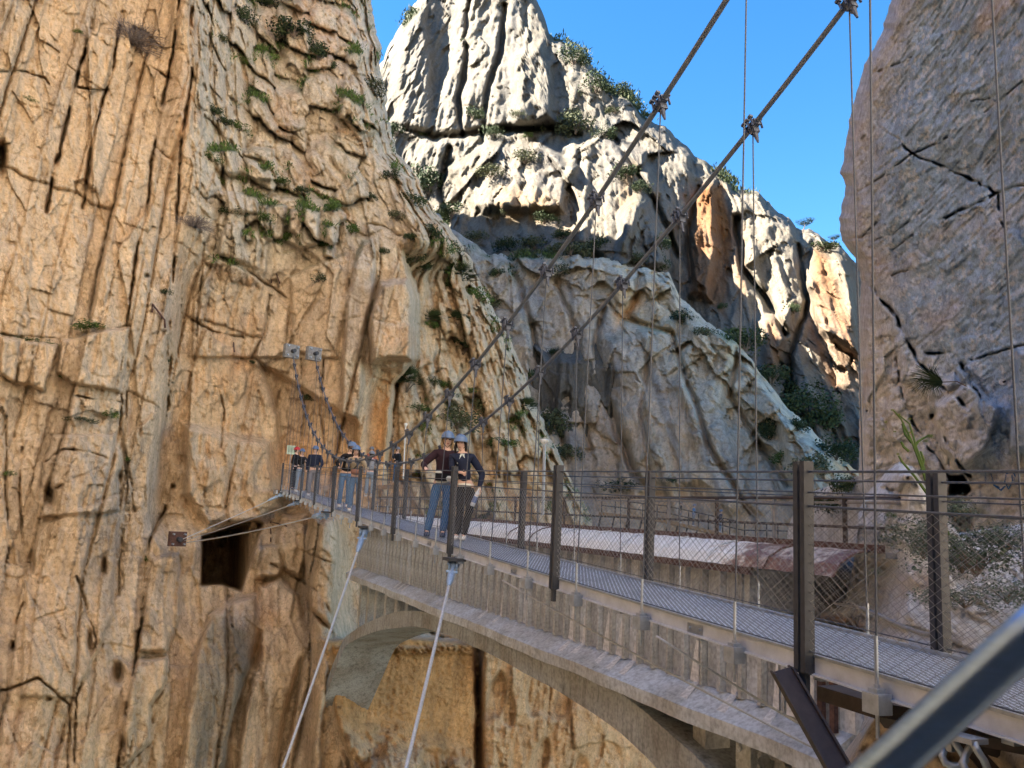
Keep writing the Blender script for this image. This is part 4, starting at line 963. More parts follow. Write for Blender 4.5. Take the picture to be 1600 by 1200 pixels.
# slabs between the ribs and the ribs themselves
t = T0+.15; k = 0
while t < T1-.2:
    w = .405+rr.uniform(-.02, .02)
    ztop = ZT if t > 8.7 else -1.28
    q = MB().box((0, 0, 0), (w/2-.055, 0, 0), (0, .03, 0), (0, 0, (ztop-ZB)/2-.01)); q.build('wall_panel', M['concrete'] if rr.random() < .85 else M['concrete_pale'], aq, loc=A(t+w/2, 7.085+rr.uniform(0, .02), (ztop+ZB)/2))
    dpt = .09+rr.uniform(-.02, .02)
    q = MB(); wr = .026+rr.uniform(-.008, .01)
    q.add([A(-wr, -dpt*.5, 0), A(wr, -dpt*.5, 0), A(wr*1.3, .08, 0), A(-wr*1.3, .08, 0), A(-wr+rr.uniform(-.01, .01), -dpt*.5, ztop-ZB), A(wr, -dpt*.5, ztop-ZB), A(wr*1.3, .08, ztop-ZB), A(-wr*1.3, .08, ztop-ZB)],
          [(0,1,5,4),(1,2,6,5),(2,3,7,6),(3,0,4,7),(4,5,6,7),(3,2,1,0)])
    q.build('rib', M['concrete_rib'] if rr.random() < .82 else M['concrete_pale'], aq, loc=A(t+w, 7.03, ZB))
    if rr.random() < .30:
        q = MB(); h = rr.uniform(.25, .8)
        q.add([A(0, 0, 0), A(.10+rr.uniform(0, .12), 0, 0), A(.05, 0, h), A(.02, 0, h*.9)], [(0,1,2,3)])
        q.add([A(0, 0, 0), A(.12, 0, 0), A(.05, -.28, -.17), A(-.12, -.28, -.17)], [(0,1,2,3)])
        q.build('lime_run', M['lime'], aq, loc=A(t+.1, 7.035, ZB+.012))
    t += w; k += 1
# sloping ledge below the ribs and its front edge
ts = np.linspace(T0, T1, 60); nz = fbm(ts*1.3, ts*0, ts*0, 4, 901)
q = MB(); q.sweep([(0, .0), (-.42, -.22), (-.42, -.40), (.1, -.42), (.1, 0)], [(A(t_, 7.06+.03*n_, ZB), A(0, 1+.08*n_, 0), Vector((0, 0, 1+.12*n_))) for t_, n_ in zip(ts, nz)]); q.build('ledge', M['concrete_pale'], aq)
# arch ring with open spandrels
arc_in = [(34.2,-8.6),(31.5,-6.2),(30.2,-4.94),(28,-4.30),(25.6,-3.73),(23.7,-3.38),(21.8,-3.06),(19.7,-2.93),(17.3,-2.88),(14.9,-2.92),(13.0,-2.99),(11.4,-3.12),(10.6,-3.24),(9.2,-3.60),(8.0,-4.15),(6.8,-5.0)]
arc_out = [(34.2,-7.9),(31.5,-5.6),(30.2,-4.62),(28,-3.92),(25.6,-3.32),(23.7,-2.92),(21.8,-2.66),(19.7,-2.54),(17.3,-2.54),(14.9,-2.54),(13.0,-2.54),(11.4,-2.56),(10.6,-2.66),(9.2,-2.98),(8.0,-3.5),(6.8,-4.3)]
tt = np.linspace(6.8, 34.2, 76); zi = np.interp(tt, [p[0] for p in arc_in[::-1]], [p[1] for p in arc_in[::-1]]); zo = np.interp(tt, [p[0] for p in arc_out[::-1]], [p[1] for p in arc_out[::-1]])
ker = np.array([1, 2, 3, 2, 1])/9.; zi = np.convolve(np.pad(zi, 2, 'edge'), ker, 'valid'); zo = np.convolve(np.pad(zo, 2, 'edge'), ker, 'valid')
nn = fbm(tt*1.1, tt*0, tt*0, 4, 905)
q = MB(); o_ = 0; vs_, fs = [], []
for i, t_ in enumerate(tt):
    j = .05*nn[i]
    vs_ += [A(t_, 6.80+j, zo[i]), A(t_, 6.80+j*.5, zi[i]+.02*nn[i]), A(t_, 8.7, zi[i]), A(t_, 8.7, zo[i])]
for i in range(len(tt)-1):
    for a in range(4): fs.append((4*i+a, 4*i+(a+1) % 4, 4*i+4+(a+1) % 4, 4*i+4+a))
fs += [(0, 3, 2, 1), tuple(4*(len(tt)-1)+a for a in range(4))]
q.add(vs_, fs); q.build('arch_ring', M['concrete'], aq)
for t_ in (29.3, 28.2, 27.1, 25.9, 24.7, 23.6, 9.6, 8.7, 7.7):
    z0_ = np.interp(t_, tt, zo)-.05; MB().box(A(t_, 7.25, (z0_+ZB-.4)/2), (.14, 0, 0), (0, .2, 0), (0, 0, (ZB-.4-z0_)/2)).build('spandrel_post', M['concrete_rib'], aq)
MB().box(A(20, 8.6, -2.65), (11.5, 0, 0), (0, .08, 0), (0, 0, .35)).build('inner_beam', M['concrete'], aq)
# roof sheets
t = 7.05; k = 0
while t < 30:
    w = 1.15
    q = MB(); n_ = 6
    for side_i in range(1):
        vs_ = []; 
        for i in range(n_+1):
            tx = t+w*i/n_-.003; zz = .010*(i % 2)
            vs_ += [A(tx, 6.93-zz, ZT+.045+zz), A(tx, 7.03-zz, ZT+.18+zz), A(tx, 7.22, ZT+.29+zz), A(tx, 7.46, ZT+.34+zz)]
        fs = [(4*i+a, 4*i+4+a, 4*i+5+a, 4*i+1+a) for i in range(n_) for a in range(3)]
        q.add(vs_, fs)
    q.build('roof_sheet', M['roof'], aq)
    MB().tube([A(t-.01, 6.92, ZT+.05), A(t-.01, 7.02, ZT+.195), A(t-.01, 7.22, ZT+.305), A(t-.01, 7.46, ZT+.355)], .012, 4).build('seam_strip', M['rust'] if rr.random() < .35 else M['galv_light'], aq)
    t += w; k += 1
MB().box(A(19.2, 6.95, ZT+.0), (10.75, 0, 0), (0, .035, 0), (0, 0, .045)).build('eaves_angle', M['rust'], aq)
MB().box(A(18.4, 7.50, ZT+.37), (11.5, 0, 0), (0, .04, 0), (0, 0, .045)).build('back_angle', M['rust'], aq)
MB().box(A(18.4, 8.15, ZT+.30), (11.5, 0, 0), (0, .61, 0), (0, 0, .03)).build('cover_slab', M['concrete'], aq)
for tq in (7.12, 7.30): MB().box(A(tq, 6.98, -1.72), (.035, 0, 0), (0, .03, 0), (0, 0, .42)).build('iron_post', M['rust'], aq)
MB().box(A(7.55, 6.93, -1.40), (.45, 0, 0), (0, .012, 0), (0, 0, .02)).build('iron_bar', M['rust'], aq)
MB().box(A(7.62, 6.99, -1.72), (.22, 0, 0), (0, .02, 0), (0, 0, .40)).build('lime_panel', M['lime'], aq)
# pipe railing on the far side
ra = empty('pipe_railing'); ra.rotation_euler = aq.rotation_euler; tag(ra, 'dark pipe railing with slim posts along the far edge of the aqueduct roof', 'railing')
MB().tube([A(t_, 7.55, .39) for t_ in (6.7, 14, 20, 30)], .022, 6).build('top_rail', M['brown_steel'], ra)
MB().tube([A(t_, 7.57, .335) for t_ in (6.7, 14, 20, 30)], .018, 6).build('second_rail', M['pipe'], ra)
MB().tube([A(t_, 7.55, .05) for t_ in (6.7, 14, 20, 30)], .02, 6).build('middle_rail', M['brown_steel'], ra)
for i, t_ in enumerate(np.arange(7.5, 30, 1.22)):
    MB().box(A(t_, 7.56, .07), (.02, 0, 0), (0, .02, 0), (0, 0, .33)).build('rail_post', M['pipe'] if i % 2 else M['brown_steel'], ra)
# broken pipe and shelf rubble at the near end
pp = empty('concrete_pipe', at(1240, 905, 11.4)); tag(pp, 'thick broken grey pipe lying on the pale rock shelf at the aqueduct end', 'pipe')
MB().tube([at(1196, 912, 11.2)-pp.location, at(1245, 905, 11.3)-pp.location, at(1290, 897, 11.5)-pp.location, at(1335, 888, 11.8)-pp.location], .17, 14).build('barrel', M['pipe'], pp, smooth=True)
hose = empty('grey_hose', at(1330, 945, 9.5)); tag(hose, 'grey hose snaking down the pale outcrop to the deck', 'hose')
MB().tube([at(x_, y_, Y_)-hose.location for x_, y_, Y_ in ((1305,942,10.2),(1340,948,9.3),(1372,960,8.4),(1400,975,8.0),(1440,990,7.6),(1480,995,7.4),(1500,1005,7.2))], .022, 8).build('hose_tube', M['pipe'], hose, smooth=True)

# ================================================================== HANDRAIL CLOSE TO THE CAMERA
hr = empty('handrail', at(1480, 1090, .62)); tag(hr, 'polished round handrail tube crossing the lower right corner, close and out of focus', 'handrail')
MB().tube([at(1215, 1345, .66)-hr.location, at(1395, 1188, .64)-hr.location, at(1590, 1008, .60)-hr.location, at(1850, 768, .56)-hr.location], .0158, 40).build('tube', M['polished'], hr, smooth=True)
# ================================================================== PLANTS
def leaf_mat(name, c1, c2, rough=.75):
    mt, nt, b = new_mat(name); L = nt.links.new
    gi = N(nt, 'ShaderNodeNewGeometry'); oi = N(nt, 'ShaderNodeObjectInfo')
    ad = N(nt, 'ShaderNodeMath', operation='MULTIPLY_ADD'); L(oi.outputs['Random'], ad.inputs[0]); ad.inputs[1].default_value = .4; 
    ml = N(nt, 'ShaderNodeMath', operation='MULTIPLY'); L(gi.outputs['Random Per Island'], ml.inputs[0]); ml.inputs[1].default_value = .6; L(ml.outputs[0], ad.inputs[2])
    r = ramp(nt, ad.outputs[0], [(.1, c1), (.9, c2)]); L(r.outputs[0], b.inputs['Base Color']); b.inputs['Roughness'].default_value = rough
    b.inputs['Specular IOR Level'].default_value = .25
    return mt
M['leaf_dark'] = leaf_mat('dark_leaves', (.022, .036, .014), (.058, .08, .03))
M['leaf_olive'] = leaf_mat('olive_leaves', (.05, .06, .028), (.115, .125, .06))
M['leaf_green'] = leaf_mat('fresh_green_leaves', (.045, .085, .018), (.10, .16, .035))
M['leaf_grey'] = leaf_mat('silver_leaves', (.045, .07, .05), (.13, .17, .13))
M['twig'] = plain('dry_twigs', (.16, .12, .09), .9, 0, var=.3)
M['twig_grey'] = plain('grey_brown_twigs', (.17, .14, .13), .9, 0, var=.3)
M['leaf_yellow'] = leaf_mat('yellow_green_umbels', (.14, .17, .03), (.26, .28, .07))
M['straw'] = leaf_mat('straw_blades', (.16, .14, .06), (.30, .25, .12))
def crown_mesh(name, n, mat, kind, seed, leaf=.05):
    """unit-radius crown of leaf-sized faces gathered in clumps"""
    R_ = np.random.default_rng(seed); v = []; f = []
    if kind == 'fan':                                     # dwarf palm: fans of stiff narrow leaflets
        for i in range(n//14):
            a = R_.uniform(0, 2*math.pi); el = R_.uniform(.1, 1.35); d = Vector((math.cos(a)*math.cos(el), math.sin(a)*math.cos(el), math.sin(el)))
            c = d*R_.uniform(.45, .7); s_ = d.cross(Vector((0, 0, 1))).normalized(); u = s_.cross(d)
            for k in range(9):
                t = (k-4)*.26; e = (d*math.cos(t)+s_*math.sin(t)-Vector((0, 0, .15*abs(k-4)/4))).normalized(); w = u.cross(e).normalized()*.022
                o = len(v); v += [c-w, c+w, c+e*.42]; f.append((o, o+1, o+2))
    elif kind == 'twigs':
        for i in range(n//3):
            a = R_.uniform(0, 2*math.pi); el = R_.uniform(-.2, 1.4); d = Vector((math.cos(a)*math.cos(el), math.sin(a)*math.cos(el), math.sin(el)*.8)); p = Vector((0, 0, 0))+d*R_.uniform(.0, .3)
            for k in range(4):
                q = p+(d+Vector(R_.normal(0, .45, 3))).normalized()*.25; w = (q-p).cross(Vector((0, 1, .3))).normalized()*.010
                o = len(v); v += [p-w, p+w, q+w*.5, q-w*.5]; f.append((o, o+1, o+2, o+3)); p = q
    else:
        nc = 16 if kind == 'round' else 12
        cs = []
        for i in range(nc):
            d = R_.normal(0, 1, 3); d /= np.linalg.norm(d); d[2] = abs(d[2])*.85-.15; cs.append((d*R_.uniform(.35, .72), R_.uniform(.25, .45)))
        for i in range(n):
            c, r = cs[R_.integers(nc)]; d = R_.normal(0, 1, 3); d /= np.linalg.norm(d); p = c+d*r*R_.uniform(.6, 1.05)
            nrm = Vector(d+R_.normal(0, .6, 3)).normalized(); t = nrm.cross(Vector(R_.normal(0, 1, 3))).normalized(); b_ = nrm.cross(t); s_ = leaf*R_.uniform(.7, 1.4)
            p = Vector(p); o = len(v); v += [p-t*s_, p+b_*s_*.5, p+t*s_, p-b_*s_*.5]; f.append((o, o+1, o+2, o+3))
    me = bpy.data.meshes.new(name); me.from_pydata([tuple(x) for x in v], [], f); me.materials.append(mat); return me
def stems_mesh(seed, mat, n=9):
    R_ = random.Random(seed); q = MB()
    for i in range(n):
        a = R_.uniform(0, 6.28); r = R_.uniform(.2, .6); q.tube([(0, 0, -.35), (math.cos(a)*r*.4, math.sin(a)*r*.4, -.02), (math.cos(a)*r, math.sin(a)*r, .35)], .02, 4, rs=[.035, .022, .008])
    me = bpy.data.meshes.new('branches'); me.from_pydata(q.v, [], q.f); me.materials.append(mat); return me
CR = {'bush': [crown_mesh('foliage', 1100, M['leaf_dark'], 'round', 1, .055), crown_mesh('foliage', 1000, M['leaf_dark'], 'round', 2, .06)],
      'olive': [crown_mesh('foliage', 1000, M['leaf_olive'], 'round', 3, .055), crown_mesh('foliage', 900, M['leaf_olive'], 'loose', 4, .05)],
      'green': [crown_mesh('foliage', 800, M['leaf_green'], 'loose', 5, .06), crown_mesh('foliage', 700, M['leaf_green'], 'loose', 6, .06)],
      'palm': [crown_mesh('fronds', 900, M['leaf_dark'], 'fan', 7), crown_mesh('fronds', 800, M['leaf_dark'], 'fan', 8)],
      'twig': [crown_mesh('twigs', 900, M['twig_grey'], 'twigs', 9)],
      'grey': [crown_mesh('foliage', 1500, M['leaf_grey'], 'loose', 10, .035), crown_mesh('foliage', 1500, M['leaf_grey'], 'round', 12, .033)]}
STM = [stems_mesh(1, M['twig']), stems_mesh(2, M['twig'])]
dg = bpy.context.evaluated_depsgraph_get()
BV = [BVHTree.FromObject(o, dg) for o in (left, mtn, butt, rrock, outc)]
def hit(px, py):
    d = Vector(ray(px, py)).normalized(); best = None
    for b_ in BV:
        h = b_.ray_cast(Vector((0, 0, 0)), d)
        if h[0] is not None and (best is None or h[3] < best[3]): best = h
    return best
GRP = {'bush': 'dark bushes rooted in the rock', 'olive': 'olive grey shrubs on the mountain', 'green': 'fresh green plants on the ledges', 'palm': 'dwarf fan palms on the slope', 'twig': 'dry twiggy bushes on the cliff', 'grey': 'silver leaved shrubs by the deck'}
NM = {'bush': 'cliff_bush', 'olive': 'olive_shrub', 'green': 'green_plant', 'palm': 'dwarf_palm', 'twig': 'dry_bush', 'grey': 'silver_shrub'}
pr_ = random.Random(3)
def plant(kind, px, py, w, label, hgt=.8, out=.25, cat='bush', Y=None):
    """w: full width in photo pixels"""
    if Y is None:
        h = hit(px, py)
        if h is None: return
        P = h[0]; nrm = h[1]
    else: P = at(px, py, Y); nrm = Vector((0, -1, 0))
    z = float(np.dot(P, FWD)); r = w*.5*z/FPX
    if nrm.y > 0: nrm = -nrm
    loc = P+nrm*r*out
    root = empty(NM[kind], loc, pr_.uniform(0, 6.28)); tag(root, label, cat, GRP[kind])
    me = pr_.choice(CR[kind]); o = bpy.data.objects.new(me.name.split('.')[0], me); COL.objects.link(o); o.parent = root
    k = 1.5; o.scale = (r*k, r*k, r*k*hgt)
    if kind not in ('twig',):
        s_ = bpy.data.objects.new('branches', pr_.choice(STM)); COL.objects.link(s_); s_.parent = root; s_.scale = (r, r, r*hgt)
    return root
PL = [
 ('twig',205,72,62,'dry grey twiggy bush hanging high on the left wall, largest of the dry ones',.8),
 ('bush',455,58,66,'broad dark green bush on a ledge near the top of the left cliff',.7),
 ('bush',500,92,44,'dark bush in the gully just right of the broad bush atop the left cliff',1.1),
 ('bush',382,36,34,'narrow dark bush in a steep crack at the top of the left cliff',1.2),
 ('bush',420,12,36,'dark bush cut by the upper picture edge on the left cliff',.7),
 ('green',375,95,24,'small green bush below the narrow bush of the top crack',.6),
 ('bush',515,110,26,'small dark bush low in the gully under the cliff top',1.0),
 ('olive',345,60,26,'thin greyish bush left of the steep top crack',.7),
 ('green',47,158,18,'tiny green tuft on the plain rock near the left picture edge',.6),
 ('green',123,52,12,'tiny green tuft in the long crack at the upper left',.8),
 ('twig',155,183,26,'small dry bush in a crack right under the big dry twiggy bush',.7),
 ('bush',332,178,30,'dark green bush beside the round boulders, upper left cliff',.8),
 ('bush',350,195,26,'dark bush immediately right of and below the boulder side bush',.8),
 ('green',372,205,40,'flat green patch of plants on the sloping ledge left of the orange alcove',.4),
 ('bush',396,148,18,'small bush on the beds left of the hanging round boulder',.8),
 ('green',330,250,34,'green ledge plants above the grey banded block',.5),
 ('green',345,285,44,'green ledge plants under the grey banded block',.4),
 ('bush',372,340,46,'low dark bush sprawling on top of the big rounded block',.5),
 ('green',415,345,30,'green plants right of the low bush on the rounded block',.6),
 ('green',440,292,40,'green plants along the ledge in the middle of the blocks',.4),
 ('green',520,330,30,'bright green plants at the foot of the stacked blocks',.9),
 ('green',548,365,26,'green plants at the head of the tall leaning pillar',1.0),
 ('bush',580,310,20,'dark bush above the leaning pillar on the right edge blocks',.9),
 ('twig',300,352,40,'dry spreading bush left of the big rounded block',.6),
 ('olive',578,138,40,'grey bush on the right shoulder of the left cliff top',.6),
 ('bush',612,278,32,'dark bush at the edge where the left cliff meets the mountain',.7),
 ('bush',500,438,22,'round dark bush on the plain wall left of the leaning pillar',.9),
 ('bush',470,300,24,'small dark bush between the blocks above the wall anchors',.7),
 ('bush',263,458,18,'small green tuft low in the long vertical crack',.8),
 ('green',148,515,52,'long green tuft on the ledge at the left, over the split blocks',.35),
 ('green',60,532,50,'straggling plants along the ledge crack at the far left',.25),
 ('green',92,588,18,'green tuft under the split block at the left',.5),
 ('green',170,652,26,'green plants on the little earthy hollow of the left wall',.8),
 ('olive',128,662,44,'dry grass bank in the earthy hollow of the left wall',.3),
 ('green',17,742,16,'green tuft beside the left picture edge, halfway down',.9),
 ('green',201,718,10,'bright little tuft left of the plain orange wall',1.2),
 ('green',229,876,12,'little tuft low on the wall, left below the cavern',1.0),
 ('bush',262,565,12,'tiny dark tuft in the crack left of the smooth wall',1.),
 ('bush',484,622,16,'small dark bush between the two main cable anchors lines',1.1),
 ('bush',395,567,10,'tiny bush on the smooth wall above the bulge',.9),
 ('green',672,510,26,'green bush on the slope right of the prow',.6),
 ('palm',700,436,62,'widest dark fan palm bush on the upper slope, right of the prow',.75),
 ('palm',672,508,40,'fan palm clump right beside the prow at mid height',.8),
 ('palm',716,508,36,'fan palm clump second from the prow at mid height',.8),
 ('palm',727,553,46,'dark fan palm low in the hollow of the slope',.7),
 ('palm',634,603,50,'big fan palm in the dark corner below the overhanging prow',1.0),
 ('bush',660,420,34,'green bush just above the fan palms, at the blocks',.7),
 ('olive',707,390,44,'pale shrub at the upper end of the slope',.6),
 ('bush',640,372,26,'bush on the blocks right above the prow',.7),
 ('green',745,468,40,'bright green plants on the skyline edge of the slope',.9),
 ('olive',772,478,34,'dry shrub on the skyline edge of the slope',.9),
 ('bush',600,395,22,'small bush right at the head of the leaning pillar',.8),
 ('green',655,645,40,'green plants on the boulder slope under the fan palm',.5),
 ('olive',705,662,80,'wide grey brown shrub behind the heads of the couple',.75),
 ('olive',745,640,46,'loose shrub right of the wide shrub behind the couple',.9),
 ('palm',820,642,34,'dark fan palm at the right skyline above the couple',.9),
 ('olive',858,672,60,'tall yellowish shrub on the skyline, right of the couple',1.2),
 ('olive',885,712,46,'yellowish shrub lower on the skyline, right of the tall one',.9),
 ('green',780,690,50,'green weeds among the pale boulders right of the couple',.4),
 ('green',700,604,30,'green plants halfway down the boulder slope',.5),
 ('bush',675,600,24,'dark bush above the rusty hollow on the boulder slope',.8),
 ('green',735,615,30,'green plants left of the skyline fan palm',.5),
 ('bush',676,296,60,'dense dark bush filling the notch between left cliff and mountain',1.2),
 ('bush',705,340,44,'dark bush below the dense notch bush',1.0),
 ('bush',622,210,30,'dark bush at the foot of the far peak beside the left cliff',1.3),
 ('bush',660,212,14,'small dark bush at the foot of the pale rib of the peak',1.),
 ('bush',742,185,30,'dark shrub in the gully in the middle of the peak',1.2),
 ('bush',730,75,24,'dark bush high in the peak gully',1.2),
 ('bush',770,212,24,'dark bush at the foot of the right peak gully',1.),
 ('olive',812,182,26,'olive shrub on the ledge under the peak',.6),
 ('bush',898,100,42,'round dark shrub on the right shoulder of the peak',.9),
 ('bush',935,142,52,'biggest dark shrub on the right shoulder of the peak',.8),
 ('bush',968,150,36,'dark shrub on the skyline right of the biggest shoulder shrub',.8),
 ('olive',963,176,26,'pale round shrub below the shoulder shrubs',.8),
 ('olive',905,200,56,'wide pale olive bush in the middle of the mountain, tallest there',1.0),
 ('bush',940,215,36,'dark bush beside the wide pale olive bush',.9),
 ('olive',825,255,50,'olive bush on the sloping ledge of the mountain',.6),
 ('olive',770,278,46,'low light green bush at the left end of the sloping ledge',.6),
 ('green',826,213,16,'tiny bright green bush under the peak',.6),
 ('olive',790,335,26,'yellow green bush beneath the orange patch of the mountain',.9),
 ('bush',850,350,36,'dark bush on the ledge under the light mountain wall',.8),
 ('bush',880,372,30,'second dark bush on the ledge under the light mountain wall',.8),
 ('olive',895,400,60,'wide olive tree like bush where the shade begins',.7),
 ('bush',982,276,44,'dark bush in the gully left of the shaded mountain wall',.8),
 ('bush',1000,300,30,'lower dark bush in the gully left of the shaded wall',.9),
 ('bush',1030,385,22,'dark bush at the foot of the mountain gully',1.6),
 ('bush',1062,500,44,'dark bush on the crest of the grey buttress',.8),
 ('olive',1108,520,40,'sunlit pale bush on the crest of the grey buttress',.7),
 ('bush',1160,545,60,'dark trees spilling down behind the buttress crest',.9),
 ('bush',1200,590,50,'dark bushes lower behind the buttress crest',.9),
 ('bush',1268,645,76,'largest dark green tree crown on the right end of the buttress',.8),
 ('bush',1205,682,36,'dark bush on the buttress face below the crest line',1.3),
 ('bush',1245,672,30,'bush beside the largest crown of the buttress',1.),
 ('bush',1300,715,60,'dark bush cluster low at the right end of the buttress',.8),
 ('bush',1330,760,40,'lowest dark bush against the near right rock',1.),
 ('bush',1237,486,22,'small dark bush on the orange wall',1.2),
 ('bush',1130,482,16,'small dark bush low on the left orange wall',1.1),
 ('bush',1185,450,12,'tiny bush on the shaded middle of the orange wall',1.),
 ('bush',975,760,56,'dark shrubs at the old walkway level under the grey buttress',.5),
 ('bush',1048,752,14,'tiny bush low on the grey buttress wall',1.),
 ('green',1140,520,30,'light bush in front of the crest trees',.6),
 ('bush',1282,392,44,'low dark shrub on the right end of the skyline ridge',.4),
 ('bush',870,552,20,'lonely dark bush on the grey buttress above the cable',.8),
 ('bush',700,448,20,'small bush below the widest fan palm',.7),
]
PL += [
 ('bush',640,318,34,'dark bush on the right edge blocks, first below the notch',.9),
 ('bush',668,362,36,'dark bush on the right edge of the left cliff, second below the notch',.9),
 ('green',690,395,34,'green bush at the top of the boulder slope left of the pale shrub',.8),
 ('bush',650,402,30,'dark bush tucked behind the top edge of the prow',1.0),
 ('olive',625,335,28,'grey shrub above the prow blocks',.8),
 ('olive',745,372,44,'olive shrub on the rim of the grey buttress, farthest left',.8),
 ('bush',790,392,40,'dark shrub on the rim of the grey buttress, second from left',.8),
 ('olive',838,388,46,'olive shrub on the rim of the grey buttress, under the orange patch',.7),
 ('bush',930,392,44,'dark shrub on the rim of the grey buttress, right of the olive tree',.8),
 ('olive',985,408,40,'olive shrub near the middle of the buttress rim',.7),
 ('bush',1030,418,34,'dark shrub where the buttress rim turns down',.9),
 ('olive',870,425,34,'loose shrub just inside the shaded buttress top',.8),
 ('bush',780,430,26,'small shrub on the shaded buttress left of the cable',.9),
 ('bush',1235,615,60,'dense dark tree on the buttress ridge, left of the largest crown',1.0),
 ('bush',1290,668,56,'dense dark tree on the buttress ridge, right of the largest crown',1.0),
 ('olive',1262,735,54,'olive shrub mass low on the buttress slope by the near rock',.9),
 ('bush',1300,790,50,'dark shrub mass at the foot of the buttress slope',.8),
 ('green',1225,720,40,'green shrub between slabs on the buttress slope',.8),
]
for k, px, py, w, lab, hg in PL: plant(k, px, py, w*(1.12 if px > 1150 and py > 530 else 1), lab, hg)

# two wind-bent pines on the ridge
def pine(px, py, w, h, label):
    hh = hit(px, py+8) or hit(px, py+16)
    if hh is None: return
    P = hh[0]; z = float(np.dot(P, FWD)); s_ = h*z/FPX
    root = empty('ridge_pine', P); tag(root, label, 'tree', 'small pines on the skyline ridge')
    MB().tube([(0, 0, -s_*.2), (s_*.1, 0, s_*.3), (s_*.22, 0, s_*.6), (s_*.12, 0, s_*.9)], s_*.04, 5, rs=[s_*.05, s_*.04, s_*.03, s_*.015]).build('trunk', M['twig'], root)
    q = bpy.data.objects.new('crown', CR['bush'][0]); COL.objects.link(q); q.parent = root; q.location = (s_*.25, 0, s_*.85); q.scale = (w*.5*z/FPX, w*.5*z/FPX, s_*.32)
pine(1253, 349, 36, 22, 'umbrella shaped small pine on the skyline ridge, left of the two')
pine(1300, 368, 24, 16, 'smaller pine on the skyline ridge beside the near right rock')

# growth on the ledges: one mass per cliff
def scatter(name, obj, kmask, n, size, mats, seed, label_kind='stuff'):
    me = obj.data; nv = len(me.vertices); R_ = np.random.default_rng(seed)
    co = np.empty(nv*3, np.float32); me.vertices.foreach_get('co', co); co = co.reshape(-1, 3)
    cc = np.empty(nv*4, np.float32); me.color_attributes['tint'].data.foreach_get('color', cc); cc = cc.reshape(-1, 4)
    g = (cc[:, 1] > cc[:, 0]*kmask); idx = np.nonzero(g)[0]
    if len(idx) == 0: return
    idx = R_.choice(idx, min(n, len(idx)), replace=False); V = []; Fc = []
    dist = np.linalg.norm(co[idx], axis=1)
    m_per = 9
    P = np.repeat(co[idx], m_per, 0); nn_ = len(P)
    P = P+R_.normal(0, 1, (nn_, 3))*np.array([1, .6, .5])*size*.9; P[:, 1] -= size*.5
    a = R_.uniform(0, 6.28, nn_); lean_ = R_.normal(0, .5, (nn_, 2)); hh = size*R_.uniform(.5, 1.5, nn_)
    w = size*R_.uniform(.10, .28, nn_)
    dx = np.stack([np.cos(a), np.sin(a), a*0], 1)*w[:, None]
    tip = P+np.stack([lean_[:, 0]*hh, lean_[:, 1]*hh, hh], 1); mid = (P+tip)/2
    V = np.stack([P, mid-dx, tip, mid+dx], 1).reshape(-1, 3)
    me2 = bpy.data.meshes.new(name); nq = nn_
    me2.vertices.add(nq*4); me2.vertices.foreach_set('co', V.reshape(-1).astype(np.float32)); me2.loops.add(nq*4); me2.loops.foreach_set('vertex_index', np.arange(nq*4, dtype=np.int32))
    me2.polygons.add(nq); me2.polygons.foreach_set('loop_start', np.arange(nq, dtype=np.int32)*4)
    for m_ in mats: me2.materials.append(m_)
    me2.polygons.foreach_set('material_index', R_.choice(len(mats), nq, p=[.75, .25]).astype(np.int32)); me2.update(); me2.validate()
    o = bpy.data.objects.new(name, me2); COL.objects.link(o); tag(o, kind='stuff')
scatter('ledge_grass', left, .95, 7500, .17, [M['leaf_green'], M['leaf_olive']], 1)
scatter('mountain_scrub', mtn, 1.0, 3500, .8, [M['leaf_dark'], M['leaf_olive']], 2)
scatter('buttress_scrub', butt, 1.0, 3500, .38, [M['leaf_dark'], M['leaf_green']], 3)

# near plants on the right rock
for px, py, w, lab, hg, Y in ((1500,880,90,'dense silver shrub low in the middle of the mesh bay, behind others',1.0,7.6), (1570,930,100,'dark silver foliage low at the right picture edge above the handrail',.7,6.8), (1440,855,120,'dark grey green shrub filling the hollow behind the near posts, left part',.8,8.0), (1520,880,150,'largest silver leaved shrub behind the mesh at the right',.75,7.4), (1490,805,70,'silver leaved sprig reaching up to the dark hole in the rock',.8,7.7), (1570,850,90,'silver shrub cut by the right picture edge',.7,7.2), (1505,940,110,'low silver foliage at the foot of the rock, right of the near post',.5,6.9)):
    plant('grey', px, py, w, lab, hg, .1, 'shrub', Y)
plant('grey', 1366, 895, 24, 'tiny grey plant on the pale outcrop left of the near post', .8, .1, 'plant', 8.9)
plant('green', 1392, 806, 16, 'small yellowish plant in a crack of the pale outcrop', .8, .1, 'plant', 9.0)
